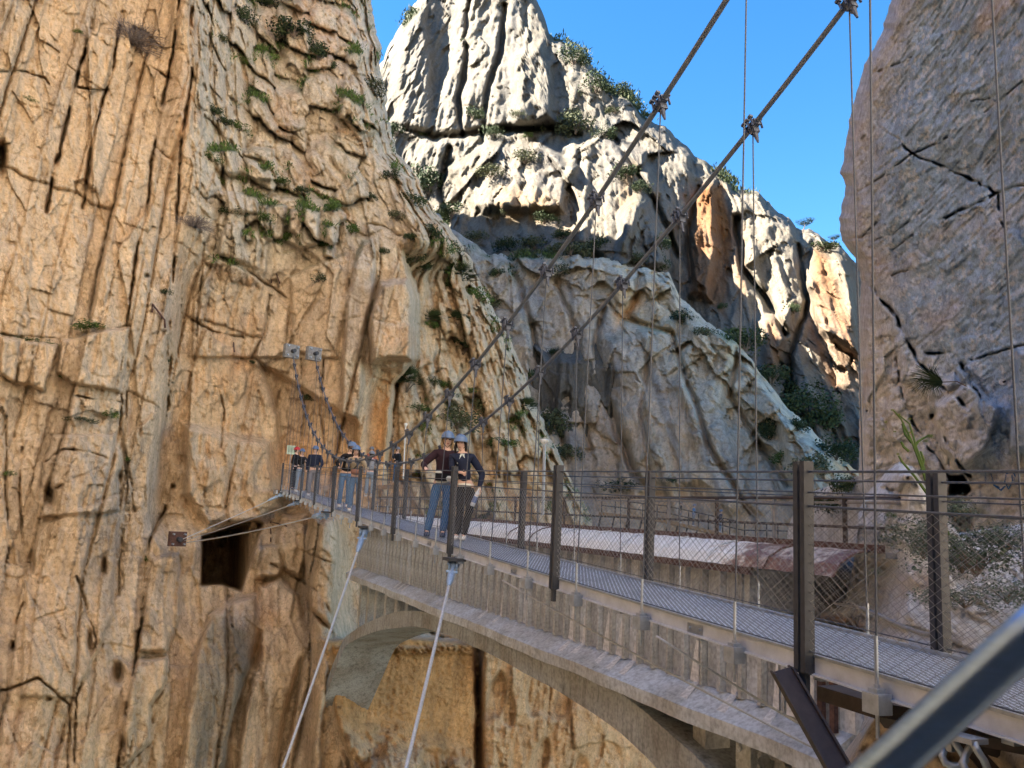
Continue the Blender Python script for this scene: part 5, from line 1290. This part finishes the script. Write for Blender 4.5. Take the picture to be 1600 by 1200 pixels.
def stalk_plant(px, py, Y, label, name='fennel_plant'):
    root = empty(name, at(px, py, Y)); tag(root, label, 'plant'); T_ = lambda x, y, dy=0: at(x, y, Y+dy)-root.location
    q = MB()
    stems = [[(1460,795),(1440,730),(1425,690),(1408,655),(1395,640)], [(1462,790),(1445,735),(1432,700),(1421,662),(1404,648)], [(1455,780),(1430,745),(1410,722),(1404,712)], [(1440,735),(1443,718),(1438,705)], [(1428,700),(1434,690),(1442,685),(1452,680)], [(1425,692),(1414,678),(1410,662)], [(1462,800),(1480,830),(1500,870)], [(1420,705),(1412,698),(1408,690)]]
    for st_ in stems: q.tube([T_(x, y) for x, y in st_], .012, 5, rs=[.014-.002*i for i in range(len(st_))])
    q.build('stalks', M['leaf_green'], root)
    for i, (x, y, w) in enumerate(((1394,641,8),(1405,648,7),(1421,655,9),(1384,660,7),(1398,675,8),(1422,676,7),(1403,710,8),(1452,683,16),(1446,690,12),(1380,671,6))):
        m_ = bpy.data.objects.new('umbel', CR['green'][1] if w > 9 else UMB); COL.objects.link(m_); m_.parent = root; m_.location = T_(x, y, -.02); r = w*.5*Y/FPX*1.2; m_.scale = (r, r, r*.7)
UMB = crown_mesh('umbel', 160, M['leaf_yellow'], 'loose', 21, .13)
stalk_plant(1430, 760, 7.6, 'tall fennel like stalk with yellow green umbels before the right rock')
fe = empty('feathery_plant', at(1448, 596, 11.2)); tag(fe, 'round feathery green plant hanging in a crack of the right rock', 'plant')
q = MB(); R_ = random.Random(9)
for i in range(170):
    a = R_.uniform(1.3, 5.2); r = R_.uniform(.15, .34); e = Vector((math.cos(a)*r, R_.uniform(-.2, .05), math.sin(a)*r*.8)); q.tube([Vector((.22, 0, .0)), e*.6+Vector((.03, 0, .03)), e], .003, 3, rs=[.005, .003, .0015], cap=False)
q.build('feathery_leaves', M['leaf_dark'], fe)
MB().tube([(.2, 0, 0), (.42, 0, .02), (.55, 0, -.04)], .008, 5).build('stems', M['twig'], fe)

# paint marks and bolt on the right rock
def on_rock(x, y, off=.03):
    h = hit(x, y); d = Vector(ray(x, y)).normalized(); return h[0]-d*off
M['blue_paint'] = plain('faded_blue_spray_paint', (.035, .13, .30), .8, 0, var=.4, scale=40)
gf = empty('graffiti', on_rock(1560, 762)); tag(gf, 'faded blue spray painted letters on the right rock by the picture edge', 'graffiti')
def strokes(pts):
    q = MB(); P = []
    for (x0, y0), (x1, y1) in zip(pts[:-1], pts[1:]):
        for k in range(4): P.append((x0+(x1-x0)*k/4, y0+(y1-y0)*k/4))
    P.append(pts[-1])
    for a, b in zip(P[:-1], P[1:]):
        ha, hb = on_rock(*a, .025), on_rock(*b, .025)
        if (ha-hb).length > .35: continue
        up_ = Vector((0, 0, .010)); s2 = Vector((.010, 0, 0)); 
        q.add([ha-gf.location-up_-s2, hb-gf.location-up_+s2, hb-gf.location+up_+s2, ha-gf.location+up_-s2], [(0, 1, 2, 3)])
    return q.build('letter', M['blue_paint'], gf)
for pts in ([(1540,738),(1540,760)], [(1548,738),(1553,758),(1562,762)], [(1558,742),(1556,760),(1564,766),(1570,760)], [(1572,742),(1570,752),(1576,764),(1582,752),(1581,742)], [(1585,740),(1584,760)], [(1573,740),(1582,735),(1586,744)]): strokes(pts)
rb = empty('rock_bolt', on_rock(1567, 597, .03)); tag(rb, 'pale round drill mark with bolt on the dark right rock', 'bolt')
M['chalk'] = plain('chalk_dust', (.6, .6, .6), .9, 0)
MB().tube([(0, -.015, 0), (0, .02, 0)], .045, 14).build('drill_mark', M['chalk'], rb); MB().tube([(0, -.05, 0), (0, .0, 0)], .015, 8).build('bolt', M['dark_steel'], rb)

# ================================================================== IRON BITS, SIGN, POSTS, WALKWAYS
def iron(name, label, pts, r=.03, mat='rust', off=.12):
    P = [hit(x, y)[0]-Vector(ray(x, y)).normalized()*off for x, y in pts]; root = empty(name, P[0]); tag(root, label, 'iron bracket')
    MB().tube([p-P[0] for p in P], r, 5).build('bar', M[mat], root)
iron('iron_bracket', 'rusty bent iron bracket on the block above the two main cable anchors', [(424,442),(428,416),(437,443)], .035)
iron('iron_bracket', 'rusty slanting iron bar with a short end, left in the long crack', [(238,488),(238,475),(257,500),(258,512)], .04)
iron('iron_bracket', 'short rusty iron peg on the smooth wall above the bulge', [(365,535),(366,550)], .03)
iron('iron_bracket', 'rusty iron arm sticking out right of the cavern', [(423,846),(423,815),(448,822)], .03)
sg = empty('information_sign', at(455, 703, 37.6)); tag(sg, 'small pale green notice board beside the red helmet on the landing', 'sign')
M['sign'] = plain('pale_green_board', (.50, .62, .50), .6, 0, var=.05)
M['ink'] = plain('dark_print', (.05, .10, .06), .7, 0)
d_ = Vector((.35, -.94, 0)); s_ = Vector((.94, .35, 0))
MB().box((0, 0, 0), s_*.19, d_*.015, Vector((0, 0, .20))).build('board', M['sign'], sg)
q = MB(); [q.box(d_*.02+Vector((0, 0, .13-.055*i))-s_*(.02*(i % 2)), s_*(.14-.02*(i % 2)), d_*.003, Vector((0, 0, .009))) for i in range(5)]; q.build('print_lines', M['ink'], sg)
MB().tube([(0, 0, -.2), (0, 0, -1.5)], .02, 6).build('post', M['galv'], sg)
def light_post(px, ptop, pbot, Y, label, mat):
    base = at(px[1], pbot, Y); top = at(px[0], ptop, Y); root = empty('service_post', base); tag(root, label, 'post')
    u = top-base; MB().tube([(0, 0, 0), u*.95], .028, 8).build('shaft', M[mat], root)
    q = MB(); q.tube([u*.93, u*.96, u*.99, u], .05, 8, rs=[.035, .075, .085, .05]); q.build('head', M['white'], root)
M['white'] = plain('white_enamel', (.72, .72, .70), .4, 0, var=.05)
light_post((634, 630), 661, 748, 36.5, 'slim white post with a white head behind the far posts of the bridge', 'white')
light_post((851, 848), 686, 805, 15.2, 'slim grey post with a small white head on the aqueduct, right of the couple', 'galv')
# boardwalk along the cliff behind
bwk = empty('cliff_boardwalk', at(590, 756, 38.6)); tag(bwk, 'timber boardwalk bracketed to the cliff behind the bridge, two walkers on it', 'boardwalk')
p0 = at(500, 764, 40.5)-bwk.location; p1 = at(633, 757, 37.4)-bwk.location; u = (p1-p0).normalized(); u.z = 0; u.normalize(); v_ = Vector((-u.y, u.x, 0)); Lb = (p1-p0).length; zz = -.02
n_ = int(Lb/.16)
bd = None
for i in range(n_):
    c = p0+(p1-p0)*((i+.5)/n_)+v_*.6
    if bd is None: bd = MB().box((0, 0, 0), u*.07, v_*.62, Vector((0, 0, .02))).build('board', M['wood'], bwk, loc=c)
    else: inst(bd, 'board', bwk, c+Vector((0, 0, pr_.uniform(-.004, .004))))
MB().box((p0+p1)/2-v_*.03+Vector((0, 0, -.10)), (p1-p0)/2, v_*.03, Vector((0, 0, .08))).build('edge_beam', M['wood'], bwk)
for i in range(6):
    c = p0+(p1-p0)*((i+.5)/6); 
    MB().tube([c+Vector((0, 0, -.15)), c+v_*.9+Vector((0, 0, -1.5))], .04, 5).build('strut', M['wood'], bwk)
    MB().tube([c+Vector((0, 0, 0)), c+Vector((0, 0, 1.0))], .022, 6).build('rail_post', M['galv'], bwk)
for h in (.5, 1.0): MB().tube([p0+Vector((0, 0, h)), p1+Vector((0, 0, h))], .012, 5).build('rail_wire', M['cable'], bwk)
# old timber bridge pieces beneath it
ts_ = empty('timber_trestle', at(600, 790, 36.5)); tag(ts_, 'weathered crossed timber poles of an old trestle below the boardwalk', 'trestle')
for i, (a, b) in enumerate((((590,812),(622,772)), ((600,815),(634,775)), ((598,770),(600,812)), ((560,800),(622,768)), ((640,770),(668,812)), ((650,768),(640,815)), ((575,812),(612,776)), ((500,792),(560,768)))):
    MB().tube([at(*a, 36.3)-ts_.location, at(*b, 36.9)-ts_.location], .07, 6).build('pole', M['wood'], ts_)
# far walkway under the grey buttress
fw = empty('far_walkway', at(1150, 830, 66)); tag(fw, 'narrow walkway with railing along the foot of the grey buttress, far behind', 'walkway')
pts = [(940,800,70),(1040,812,67),(1110,828,64),(1160,840,62),(1240,842,61),(1345,852,60)]
PP = [at(x, y, Y)-fw.location for x, y, Y in pts]
q = MB(); q.sweep([(0, 0), (0, .25), (2.2, .25), (2.2, 0)], [(p-Vector((0, 0, .25)), Vector((0, 1, 0)), Vector((0, 0, 1))) for p in PP]); q.build('slab', M['wood'], fw)
for h in (.55, 1.1): MB().tube([p+Vector((0, 0, h)) for p in PP], .045, 5).build('rail', M['brown_steel'], fw)
for i in range(24):
    f = i/23*(len(PP)-1); k = min(int(f), len(PP)-2); p = PP[k].lerp(PP[k+1], f-k)
    MB().box(p+Vector((0, 0, .55)), (.04, 0, 0), (0, .04, 0), (0, 0, .55)).build('rail_post', M['brown_steel'], fw)
    MB().tube([p+Vector((0, .3, -.2)), p+Vector((0, 2.2, -1.6))], .07, 4).build('bracket', M['brown_steel'], fw)

# ================================================================== PEOPLE
def skin(name, verts, edges, mat, parent, sub=2, smooth=True):
    me = bpy.data.meshes.new(name); me.from_pydata([v[0] for v in verts], edges, []); me.update()
    o = bpy.data.objects.new(name, me); COL.objects.link(o)
    a = o.modifiers.new('s', 'SKIN'); a.use_smooth_shade = True
    for i, v in enumerate(verts):
        r = v[1]; me.skin_vertices[0].data[i].radius = (r, r) if isinstance(r, (int, float)) else r
        me.skin_vertices[0].data[i].use_root = (i == 0)
    b = o.modifiers.new('d', 'SUBSURF'); b.levels = sub; b.render_levels = sub
    d = bpy.context.evaluated_depsgraph_get(); m2 = bpy.data.meshes.new_from_object(o.evaluated_get(d)); o.modifiers.clear()
    old = o.data; o.data = m2; bpy.data.meshes.remove(old); m2.name = name; m2.materials.clear(); m2.materials.append(mat)
    m2.polygons.foreach_set('use_smooth', [True]*len(m2.polygons))
    o.parent = parent; return o
def cloth(name, col, rough=.85, var=.12): return plain(name, col, rough, 0, .2, var, 25, .3)
M['skin'] = plain('skin', (.66, .44, .35), .55, 0, .3, .06, 12)
M['helmet_blue'] = plain('blue_grey_helmet', (.13, .20, .34), .4, 0, .5, .06, 5)
M['helmet_red'] = plain('red_helmet', (.55, .03, .04), .35, 0, .5, .05, 5)
M['helmet_grey'] = plain('grey_helmet', (.20, .22, .25), .4, 0, .5, .05, 5)
M['black'] = cloth('black_cloth', (.014, .014, .017)); M['navy'] = cloth('navy_knit', (.018, .024, .05)); M['maroon'] = cloth('dark_plum_knit', (.035, .018, .026))
M['jeans'] = cloth('blue_denim', (.045, .12, .28), var=.3); M['jeans_light'] = cloth('pale_denim', (.22, .28, .36), var=.25); M['jeans_mid'] = cloth('mid_denim', (.09, .17, .31), var=.3)
M['grey_cloth'] = cloth('grey_cloth', (.20, .20, .23)); M['white_cloth'] = cloth('white_cloth', (.66, .66, .62), var=.06); M['khaki'] = cloth('khaki_canvas', (.33, .27, .19)); M['pink'] = cloth('pink_orange_print', (.55, .22, .16), var=.5)
M['brown_bag'] = cloth('brown_bag', (.25, .13, .10)); M['scarf'] = cloth('pale_scarf', (.55, .60, .56), var=.35)
M['hair_blonde'] = plain('blonde_hair', (.34, .23, .12), .6, 0, .3, .3, 40); M['hair_dark'] = plain('dark_hair', (.025, .016, .012), .5, 0, .3, .3, 40)
M['shoe_white'] = cloth('white_shoe', (.62, .62, .64)); M['shoe_navy'] = cloth('navy_shoe', (.05, .07, .13)); M['eye'] = plain('dark_eye', (.02, .015, .012), .3, 0); M['lip'] = plain('lips', (.42, .13, .12), .5, 0)
M['stripe'] = cloth('striped_grey_cloth', (.24, .25, .28), var=.6)
M['water_bottle'] = plain('clear_bottle', (.62, .68, .75), .15, 0, .5, .05); M['label_blue'] = plain('blue_label', (.10, .16, .35), .5, 0)
def person(label, loc, face, h=1.68, lean=(0, 0), top='navy', legs='jeans', shoe='shoe_white', helmet='helmet_blue', hair='hair_dark', long_hair=False,
           armL=None, armR=None, legL=None, legR=None, detail=True, bulk=1.0, sub=2, headtilt=(0, 0), turn=0, group=None):
    """local axes: +X is the person's left, -Y is where the person faces, Z up. armX = (elbow, wrist) ; legX = (knee, ankle), metres for a 1.68 m figure"""
    root = empty('person', loc, face); tag(root, label, 'person', group)
    root.scale = (h/1.68,)*3
    lx, ly = lean
    hip = Vector((0, 0, .90)); waist = Vector((lx*.3, ly*.3, 1.04)); chest = Vector((lx*.75, ly*.75, 1.24)); neck0 = Vector((lx, ly, 1.395)); 
    hx, hy = headtilt; head = neck0+Vector((hx*.5, hy*.5-.005, .10)); crown = neck0+Vector((hx, hy-.012, .215))
    sh = {1: neck0+Vector((.165, 0, -.055)), -1: neck0+Vector((-.165, 0, -.055))}
    arms = {1: armL or (sh[1]+Vector((.06, .03, -.27)), sh[1]+Vector((.07, -.04, -.50))), -1: armR or (sh[-1]+Vector((-.06, .03, -.27)), sh[-1]+Vector((-.07, -.04, -.50)))}
    arms = {k: (Vector(a[0]), Vector(a[1])) for k, a in arms.items()}
    hp = {1: Vector((.085, 0, .86)), -1: Vector((-.085, 0, .86))}
    lg = {1: legL or ((.10, -.02, .48), (.11, .02, .09)), -1: legR or ((-.10, -.02, .48), (-.11, .02, .09))}
    lg = {k: (Vector(a[0]), Vector(a[1])) for k, a in lg.items()}
    V = []; E_ = []
    def av(p, r, par=None): V.append((tuple(p), r)); (E_.append((par, len(V)-1)) if par is not None else None); return len(V)-1
    # continuous body
    a0 = av(hip, (.115*bulk, .085)); a1 = av(waist, (.105*bulk, .075), a0); a2 = av(chest, (.13*bulk, .09), a1); a3 = av(neck0+Vector((0, 0, -.03)), (.075, .06), a2); a4 = av(neck0+Vector((0, 0, .045)), .048, a3)
    a5 = av(head, (.062, .070), a4); a6 = av((head+crown)/2+Vector((0, 0, .01)), (.076, .088), a5); a7 = av(crown, (.060, .068), a6)
    for s in (1, -1):
        el, wr = arms[s]; b0 = av(sh[s], .048, a3); b1 = av((sh[s]+el)/2, .042, b0); b2 = av(el, .035, b1); b3 = av((el+wr)/2, .032, b2); b4 = av(wr, .024, b3)
        d = (wr-el).normalized(); palm = wr+d*.05; b5 = av(palm, (.032, .018), b4)
        if detail:
            side = d.cross(Vector((0, 1, 0))); side = side.normalized() if side.length > .1 else Vector((1, 0, 0)); bend = d.cross(side)
            for k, ln in enumerate((.060, .072, .066, .050)):
                o_ = side*((k-1.5)*.019); c1 = av(palm+d*.035+o_, .010, b5); c2 = av(palm+d*(.035+ln*.5)+o_+bend*.010, .009, c1); av(palm+d*(.035+ln*.85)+o_+bend*.034, .0075, c2)
            c1 = av(wr+d*.03+side*.032, .011, b4); av(wr+d*.065+side*.050+bend*.015, .009, c1)
        kn, an = lg[s]; c0 = av(hp[s], .072, a0); c1 = av((hp[s]+kn)/2, .066, c0); c2 = av(kn, .046, c1); c3 = av(kn*.45+an*.55+Vector((0, .01, 0)), .045, c2); c4 = av(an, .032, c3); av(an+Vector((0, -.07, -.05)), .030, c4)
    skin('body', V, E_, M['skin'], root, sub)
    # top
    V = []; E_ = []
    a0 = av(hip+Vector((0, 0, .03)), (.155*bulk, .115)); a1 = av(waist, (.145*bulk, .11), a0); a2 = av(chest, (.170*bulk, .125), a1); a3 = av(neck0+Vector((0, 0, -.045)), (.11, .085), a2); av(neck0+Vector((0, 0, .012)), .062, a3)
    for s in (1, -1):
        el, wr = arms[s]; b0 = av(sh[s]+Vector((0, 0, -.005)), .068*bulk, a3); b1 = av((sh[s]+el)/2, .060*bulk, b0); b2 = av(el, .054*bulk, b1); b3 = av((el+wr)/2, .050, b2); av(wr-(wr-el).normalized()*.015, .038, b3)
    skin('jumper' if top in ('navy', 'maroon', 'stripe', 'pink') else 'jacket', V, E_, M[top], root, sub)
    # trousers
    V = []; E_ = []
    a0 = av(hip+Vector((0, 0, .05)), (.130*bulk, .10)); a1 = av(hip+Vector((0, 0, -.03)), (.135*bulk, .11), a0)
    for s in (1, -1):
        kn, an = lg[s]; c0 = av(hp[s]+Vector((0, 0, -.05)), .092*bulk, a1); c1 = av((hp[s]+kn)/2, .085*bulk, c0); c2 = av(kn, .070, c1); c3 = av((kn+an)/2, .068, c2); av(an+Vector((0, 0, -.015)), .064, c3)
    skin('trousers', V, E_, M[legs], root, sub)
    for s in (1, -1):
        an = lg[s][1]; 
        skin('shoe', [(tuple(an+Vector((0, .045, -.045))), (.048, .046)), (tuple(an+Vector((0, -.05, -.050))), (.052, .042)), (tuple(an+Vector((0, -.15, -.060))), (.048, .030)), (tuple(an+Vector((0, .01, .02))), .050)], [(0, 1), (1, 2), (0, 3)], M[shoe], root, 2)
    # helmet
    up = (crown-neck0).normalized(); hc = (head+crown)/2+Vector((0, .004, .045))
    q = MB(); n_, m_ = 18, 6; o0 = []
    for j in range(m_+1):
        a = (math.pi/2)*(1-j/m_)*1.0
        rr_ = math.sin(math.pi/2*j/m_); zz_ = math.cos(math.pi/2*j/m_)
        for k in range(n_):
            b = 2*math.pi*k/n_; q.v.append(tuple(hc+Vector((math.cos(b)*rr_*.112, math.sin(b)*rr_*.135, zz_*.115))))
    for k in range(n_):
        b = 2*math.pi*k/n_; br_ = 1.10+(.16 if math.sin(b) < -.5 else 0); q.v.append(tuple(hc+Vector((math.cos(b)*.112*br_, math.sin(b)*.135*br_, -.012))))
    for k in range(n_):
        b = 2*math.pi*k/n_; q.v.append(tuple(hc+Vector((math.cos(b)*.105, math.sin(b)*.125, -.016))))
    for j in range(m_+2):
        for k in range(n_): q.f.append((j*n_+k, (j+1)*n_+k, (j+1)*n_+(k+1) % n_, j*n_+(k+1) % n_))
    hm_ = q.build('helmet', M[helmet], root, smooth=True)
    if detail:
        q = MB(); q.tube([hc+Vector((0, .10, .07)), hc+Vector((0, .03, .118)), hc+Vector((0, -.06, .105))], .012, 6); q.build('helmet_ridge', M[helmet], hm_)
    q = MB()
    for s in (1, -1): q.tube([hc+Vector((s*.095, -.01, -.01)), hc+Vector((s*.075, -.035, -.09)), head+Vector((0, -.045, -.062))], .0045, 4)
    q.build('chin_strap', M['black'], hm_)
    # face
    fz = (head+crown)/2
    q = MB(); q.ball(fz+Vector((0, -.088, -.012)), .013, 8, 5, (.8, 1.2, 1.5)); q.build('nose', M['skin'], root, True)
    q = MB()
    for s in (1, -1): q.ball(fz+Vector((s*.030, -.078, .012)), .010, 8, 4, (1.5, .7, .8))
    q.build('eyes', M['eye'], root, True)
    MB().ball(fz+Vector((0, -.078, -.058)), .012, 8, 4, (1.9, .5, .55)).build('mouth', M['lip'], root, True)
    q = MB()
    for s in (1, -1): q.ball(fz+Vector((s*.080, .0, -.005)), .016, 6, 4, (.5, .8, 1.4))
    q.build('ears', M['skin'], root, True)
    q = MB(); q.ball(fz+Vector((0, .022, .01)), .088, 12, 8, (.98, .95, 1.05))
    if long_hair:
        for s in (1, -1):
            for k in range(3): q.tube([fz+Vector((s*(.072+.006*k), -.005+.025*k, .02)), fz+Vector((s*(.088), .0+.025*k, -.06)), fz+Vector((s*(.080), -.01+.025*k, -.16+.01*k))], .02, 6, rs=[.018, .024, .010])
    else: q.tube([fz+Vector((0, .08, 0)), fz+Vector((0, .075, -.08))], .04, 8, rs=[.05, .03])
    q.build('hair', M[hair], root, True)
    return root
def deck_spot(px, l):
    lo, hi = 0., 36.5
    for _ in range(40):
        m_ = (lo+hi)/2; P = BD*m_+BN*l+Vector((0, 0, zd(m_)+DECK)); x, y = pix(P)
        if x > px: lo = m_
        else: hi = m_
    return P, m_
def face_cam(P, off=0): return math.atan2(P.y, P.x)-math.pi/2+math.radians(off)
P, t_ = deck_spot(686, 3.78)
A_ = person('blonde woman in dark plum sweater and blue jeans, arm stretched out, left of the couple', P, face_cam(P, 4), 1.70, (.03, -.03), 'maroon', 'jeans', 'shoe_navy', hair='hair_blonde', long_hair=True,
    armR=((-.33, -.10, 1.14), (-.30, -.30, 1.06)), armL=((.30, .02, 1.13), (.20, -.10, 1.0)), legR=((-.13, -.05, .48), (-.20, -.03, .09)), legL=((.09, -.04, .48), (.05, -.02, .09)), headtilt=(.015, -.02), bulk=1.05)
q = MB(); q.box((0, -.145, .95), (.13, 0, 0), (0, .035, 0), (0, 0, .06)); q.build('waist_bag', M['black'], A_)
skin('shirt_hem', [((0, 0, .95), (.152, .118)), ((0, 0, .87), (.156, .122)), ((0, 0, .84), (.150, .118))], [(0, 1), (1, 2)], M['white_cloth'], A_, 1)
MB().tube([(.205, -.02, 1.36), (.225, -.075, 1.25)], .006, 4).build('sleeve_stripe', M['white_cloth'], A_)
q = MB(); q.ball((.09, -.17, .93), .055, 8, 5, (1.1, .5, .9)); q.build('pale_cloth', M['white_cloth'], A_, True); MB().ball((-.08, -.16, 1.02), .045, 8, 5, (1.3, .5, .7)).build('pale_cloth', M['white_cloth'], A_, True)
P, t_ = deck_spot(722, 3.98)
B_ = person('woman in navy sweater and pale neck scarf holding a water bottle, right of the couple', P, face_cam(P, -8), 1.63, (-.075, -.02), 'navy', 'black', 'shoe_white', hair='hair_dark', long_hair=True,
    armL=((.27, .03, 1.08), (.24, -.08, .84)), armR=((-.22, -.08, 1.12), (-.06, -.18, 1.08)), legR=((-.05, -.02, .48), (-.10, 0, .09)), legL=((.10, -.05, .48), (.02, -.06, .09)), headtilt=(-.045, -.01), bulk=1.1)
q = MB(); q.tube([(-.06+math.cos(a)*.075, math.sin(a)*.07-.02, 1.385+.012*math.sin(a)) for a in np.linspace(0, 6.28, 13)], .022, 6); q.tube([(-.07, -.10, 1.38), (-.10, -.125, 1.30), (-.13, -.13, 1.22)], .02, 5, rs=[.02, .03, .012]); q.tube([(-.05, -.10, 1.38), (-.02, -.13, 1.31)], .02, 5, rs=[.02, .02]); q.build('neck_scarf', M['scarf'], B_, True)
skin('shirt_hem', [((0, 0, .95), (.150, .118)), ((0, 0, .87), (.154, .122)), ((0, 0, .85), (.148, .118))], [(0, 1), (1, 2)], M['white_cloth'], B_, 1)
wb = empty('water_bottle', B_.matrix_basis @ Vector((.235, -.11, .76))); tag(wb, 'clear plastic water bottle held in the left hand of the woman with the scarf', 'bottle')
u = Vector((-.35, .0, -1)).normalized()
wb.location = Matrix.Translation(P) @ Matrix.Rotation(face_cam(P, -8), 4, 'Z') @ Vector((.235, -.12, .80))
q = MB(); q.tube([u*.0, u*.03, u*.06, u*.27, u*.28], .035, 12, rs=[.014, .016, .036, .038, .030]); q.build('bottle_body', M['water_bottle'], wb, True)
MB().tube([-u*.025, u*.005], .018, 10).build('cap', M['white'], wb); MB().tube([u*.12, u*.22], .0395, 12, cap=False).build('label', M['label_blue'], wb, True)
P, t_ = deck_spot(536, 3.80)
C_ = person('person in dark jacket and sunglasses bending forward over the rail behind a friend', P, face_cam(P, 12), 1.76, (.04, -.22), 'black', 'jeans_mid', 'shoe_white', armR=((-.30, -.22, 1.12), (-.26, -.36, 1.0)), armL=((.22, -.32, 1.13), (.18, -.45, 1.05)), headtilt=(.02, -.06), detail=False)
MB().box(Vector((.05, -.335, 1.53)), (.065, 0, 0), (0, .006, 0), (0, 0, .016)).build('sunglasses', M['black'], C_)
P, t_ = deck_spot(552, 3.72)
D_ = person('person with khaki backpack straps, brown bag and jeans leaning over the bridge rail', P, face_cam(P, 0), 1.62, (-.04, -.16), 'khaki', 'jeans_mid', 'shoe_white', armR=((-.24, -.20, 1.12), (-.22, -.36, 1.16)), armL=((.26, -.18, 1.12), (.25, -.34, 1.06)), headtilt=(-.01, -.05), detail=False, long_hair=True)
q = MB(); q.ball((-.02, -.24, 1.02), .11, 10, 6, (1.2, .6, .75)); q.build('shoulder_bag', M['brown_bag'], D_, True); MB().tube([(-.10, -.2, 1.05), (.06, -.26, 1.25), (.1, -.1, 1.4)], .015, 5).build('bag_strap', M['black'], D_)
P, t_ = deck_spot(487, 3.95)
person('person in navy sweater and grey trousers standing near the far end of the bridge', P, face_cam(P, -10), 1.80, (0, -.02), 'navy', 'grey_cloth', 'shoe_white', detail=False, bulk=1.2, armL=((.27, -.02, 1.10), (.20, -.14, .92)))
P, t_ = deck_spot(466, 3.85)
person('person in black jacket and pale jeans looking at a phone near the far end', P, face_cam(P, 25), 1.72, (0, -.03), 'black', 'jeans_light', 'shoe_white', detail=False, armL=((.22, -.12, 1.12), (.08, -.24, 1.22)), armR=((-.24, .0, 1.12), (-.16, -.16, 1.02)))
P, t_ = deck_spot(444, 3.9)
person('person with a red helmet and dark overalls at the cliff end of the bridge', P, face_cam(P, 60), 1.82, (0, -.02), 'black', 'black', 'shoe_navy', 'helmet_red', detail=False, armL=((.24, -.1, 1.12), (.2, -.32, 1.05)))
P, t_ = deck_spot(511, 4.05)
person('person in striped grey top and pale trousers, half hidden behind the mesh', P+Vector((.6, 4.5, .25)), face_cam(P, 170), 1.72, (0, 0), 'stripe', 'jeans_light', 'shoe_white', 'helmet_grey', detail=False)
P = at(577, 755, 38.9); person('walker in pink orange top and dark trousers on the cliff boardwalk', P, face_cam(P, -20), 1.70, (0, 0), 'pink', 'grey_cloth', 'shoe_navy', 'helmet_grey', detail=False)
P = at(618, 754, 38.0); person('walker in black jacket and dark jeans at the right end of the cliff boardwalk', P, face_cam(P, 40), 1.62, (-.05, -.05), 'black', 'jeans', 'shoe_white', 'helmet_grey', detail=False, armR=((-.30, -.05, 1.18), (-.34, -.22, 1.08)))
for px, top, lab in ((1046, 'navy', 'tiny walker in blue helmet on the far walkway, leftmost of the group'), (1066, 'black', 'tiny dark clothed walker on the far walkway, second from the left'), (1087, 'jeans_mid', 'tiny walker in light blue on the far walkway, third from the left'), (1129, 'navy', 'tiny walker with navy jacket and pale legs alone on the far walkway')):
    f = np.interp(px, [p[0] for p in pts], range(len(pts))); k = int(f); p = PP[k].lerp(PP[k+1], f-k)+fw.location+Vector((0, .7, .0))
    person(lab, p, face_cam(p, 70), 1.72, (0, -.05), top, 'grey_cloth' if px < 1100 else 'jeans_light', 'shoe_white', 'helmet_blue', detail=False, sub=1, group='tiny walkers on the far walkway')
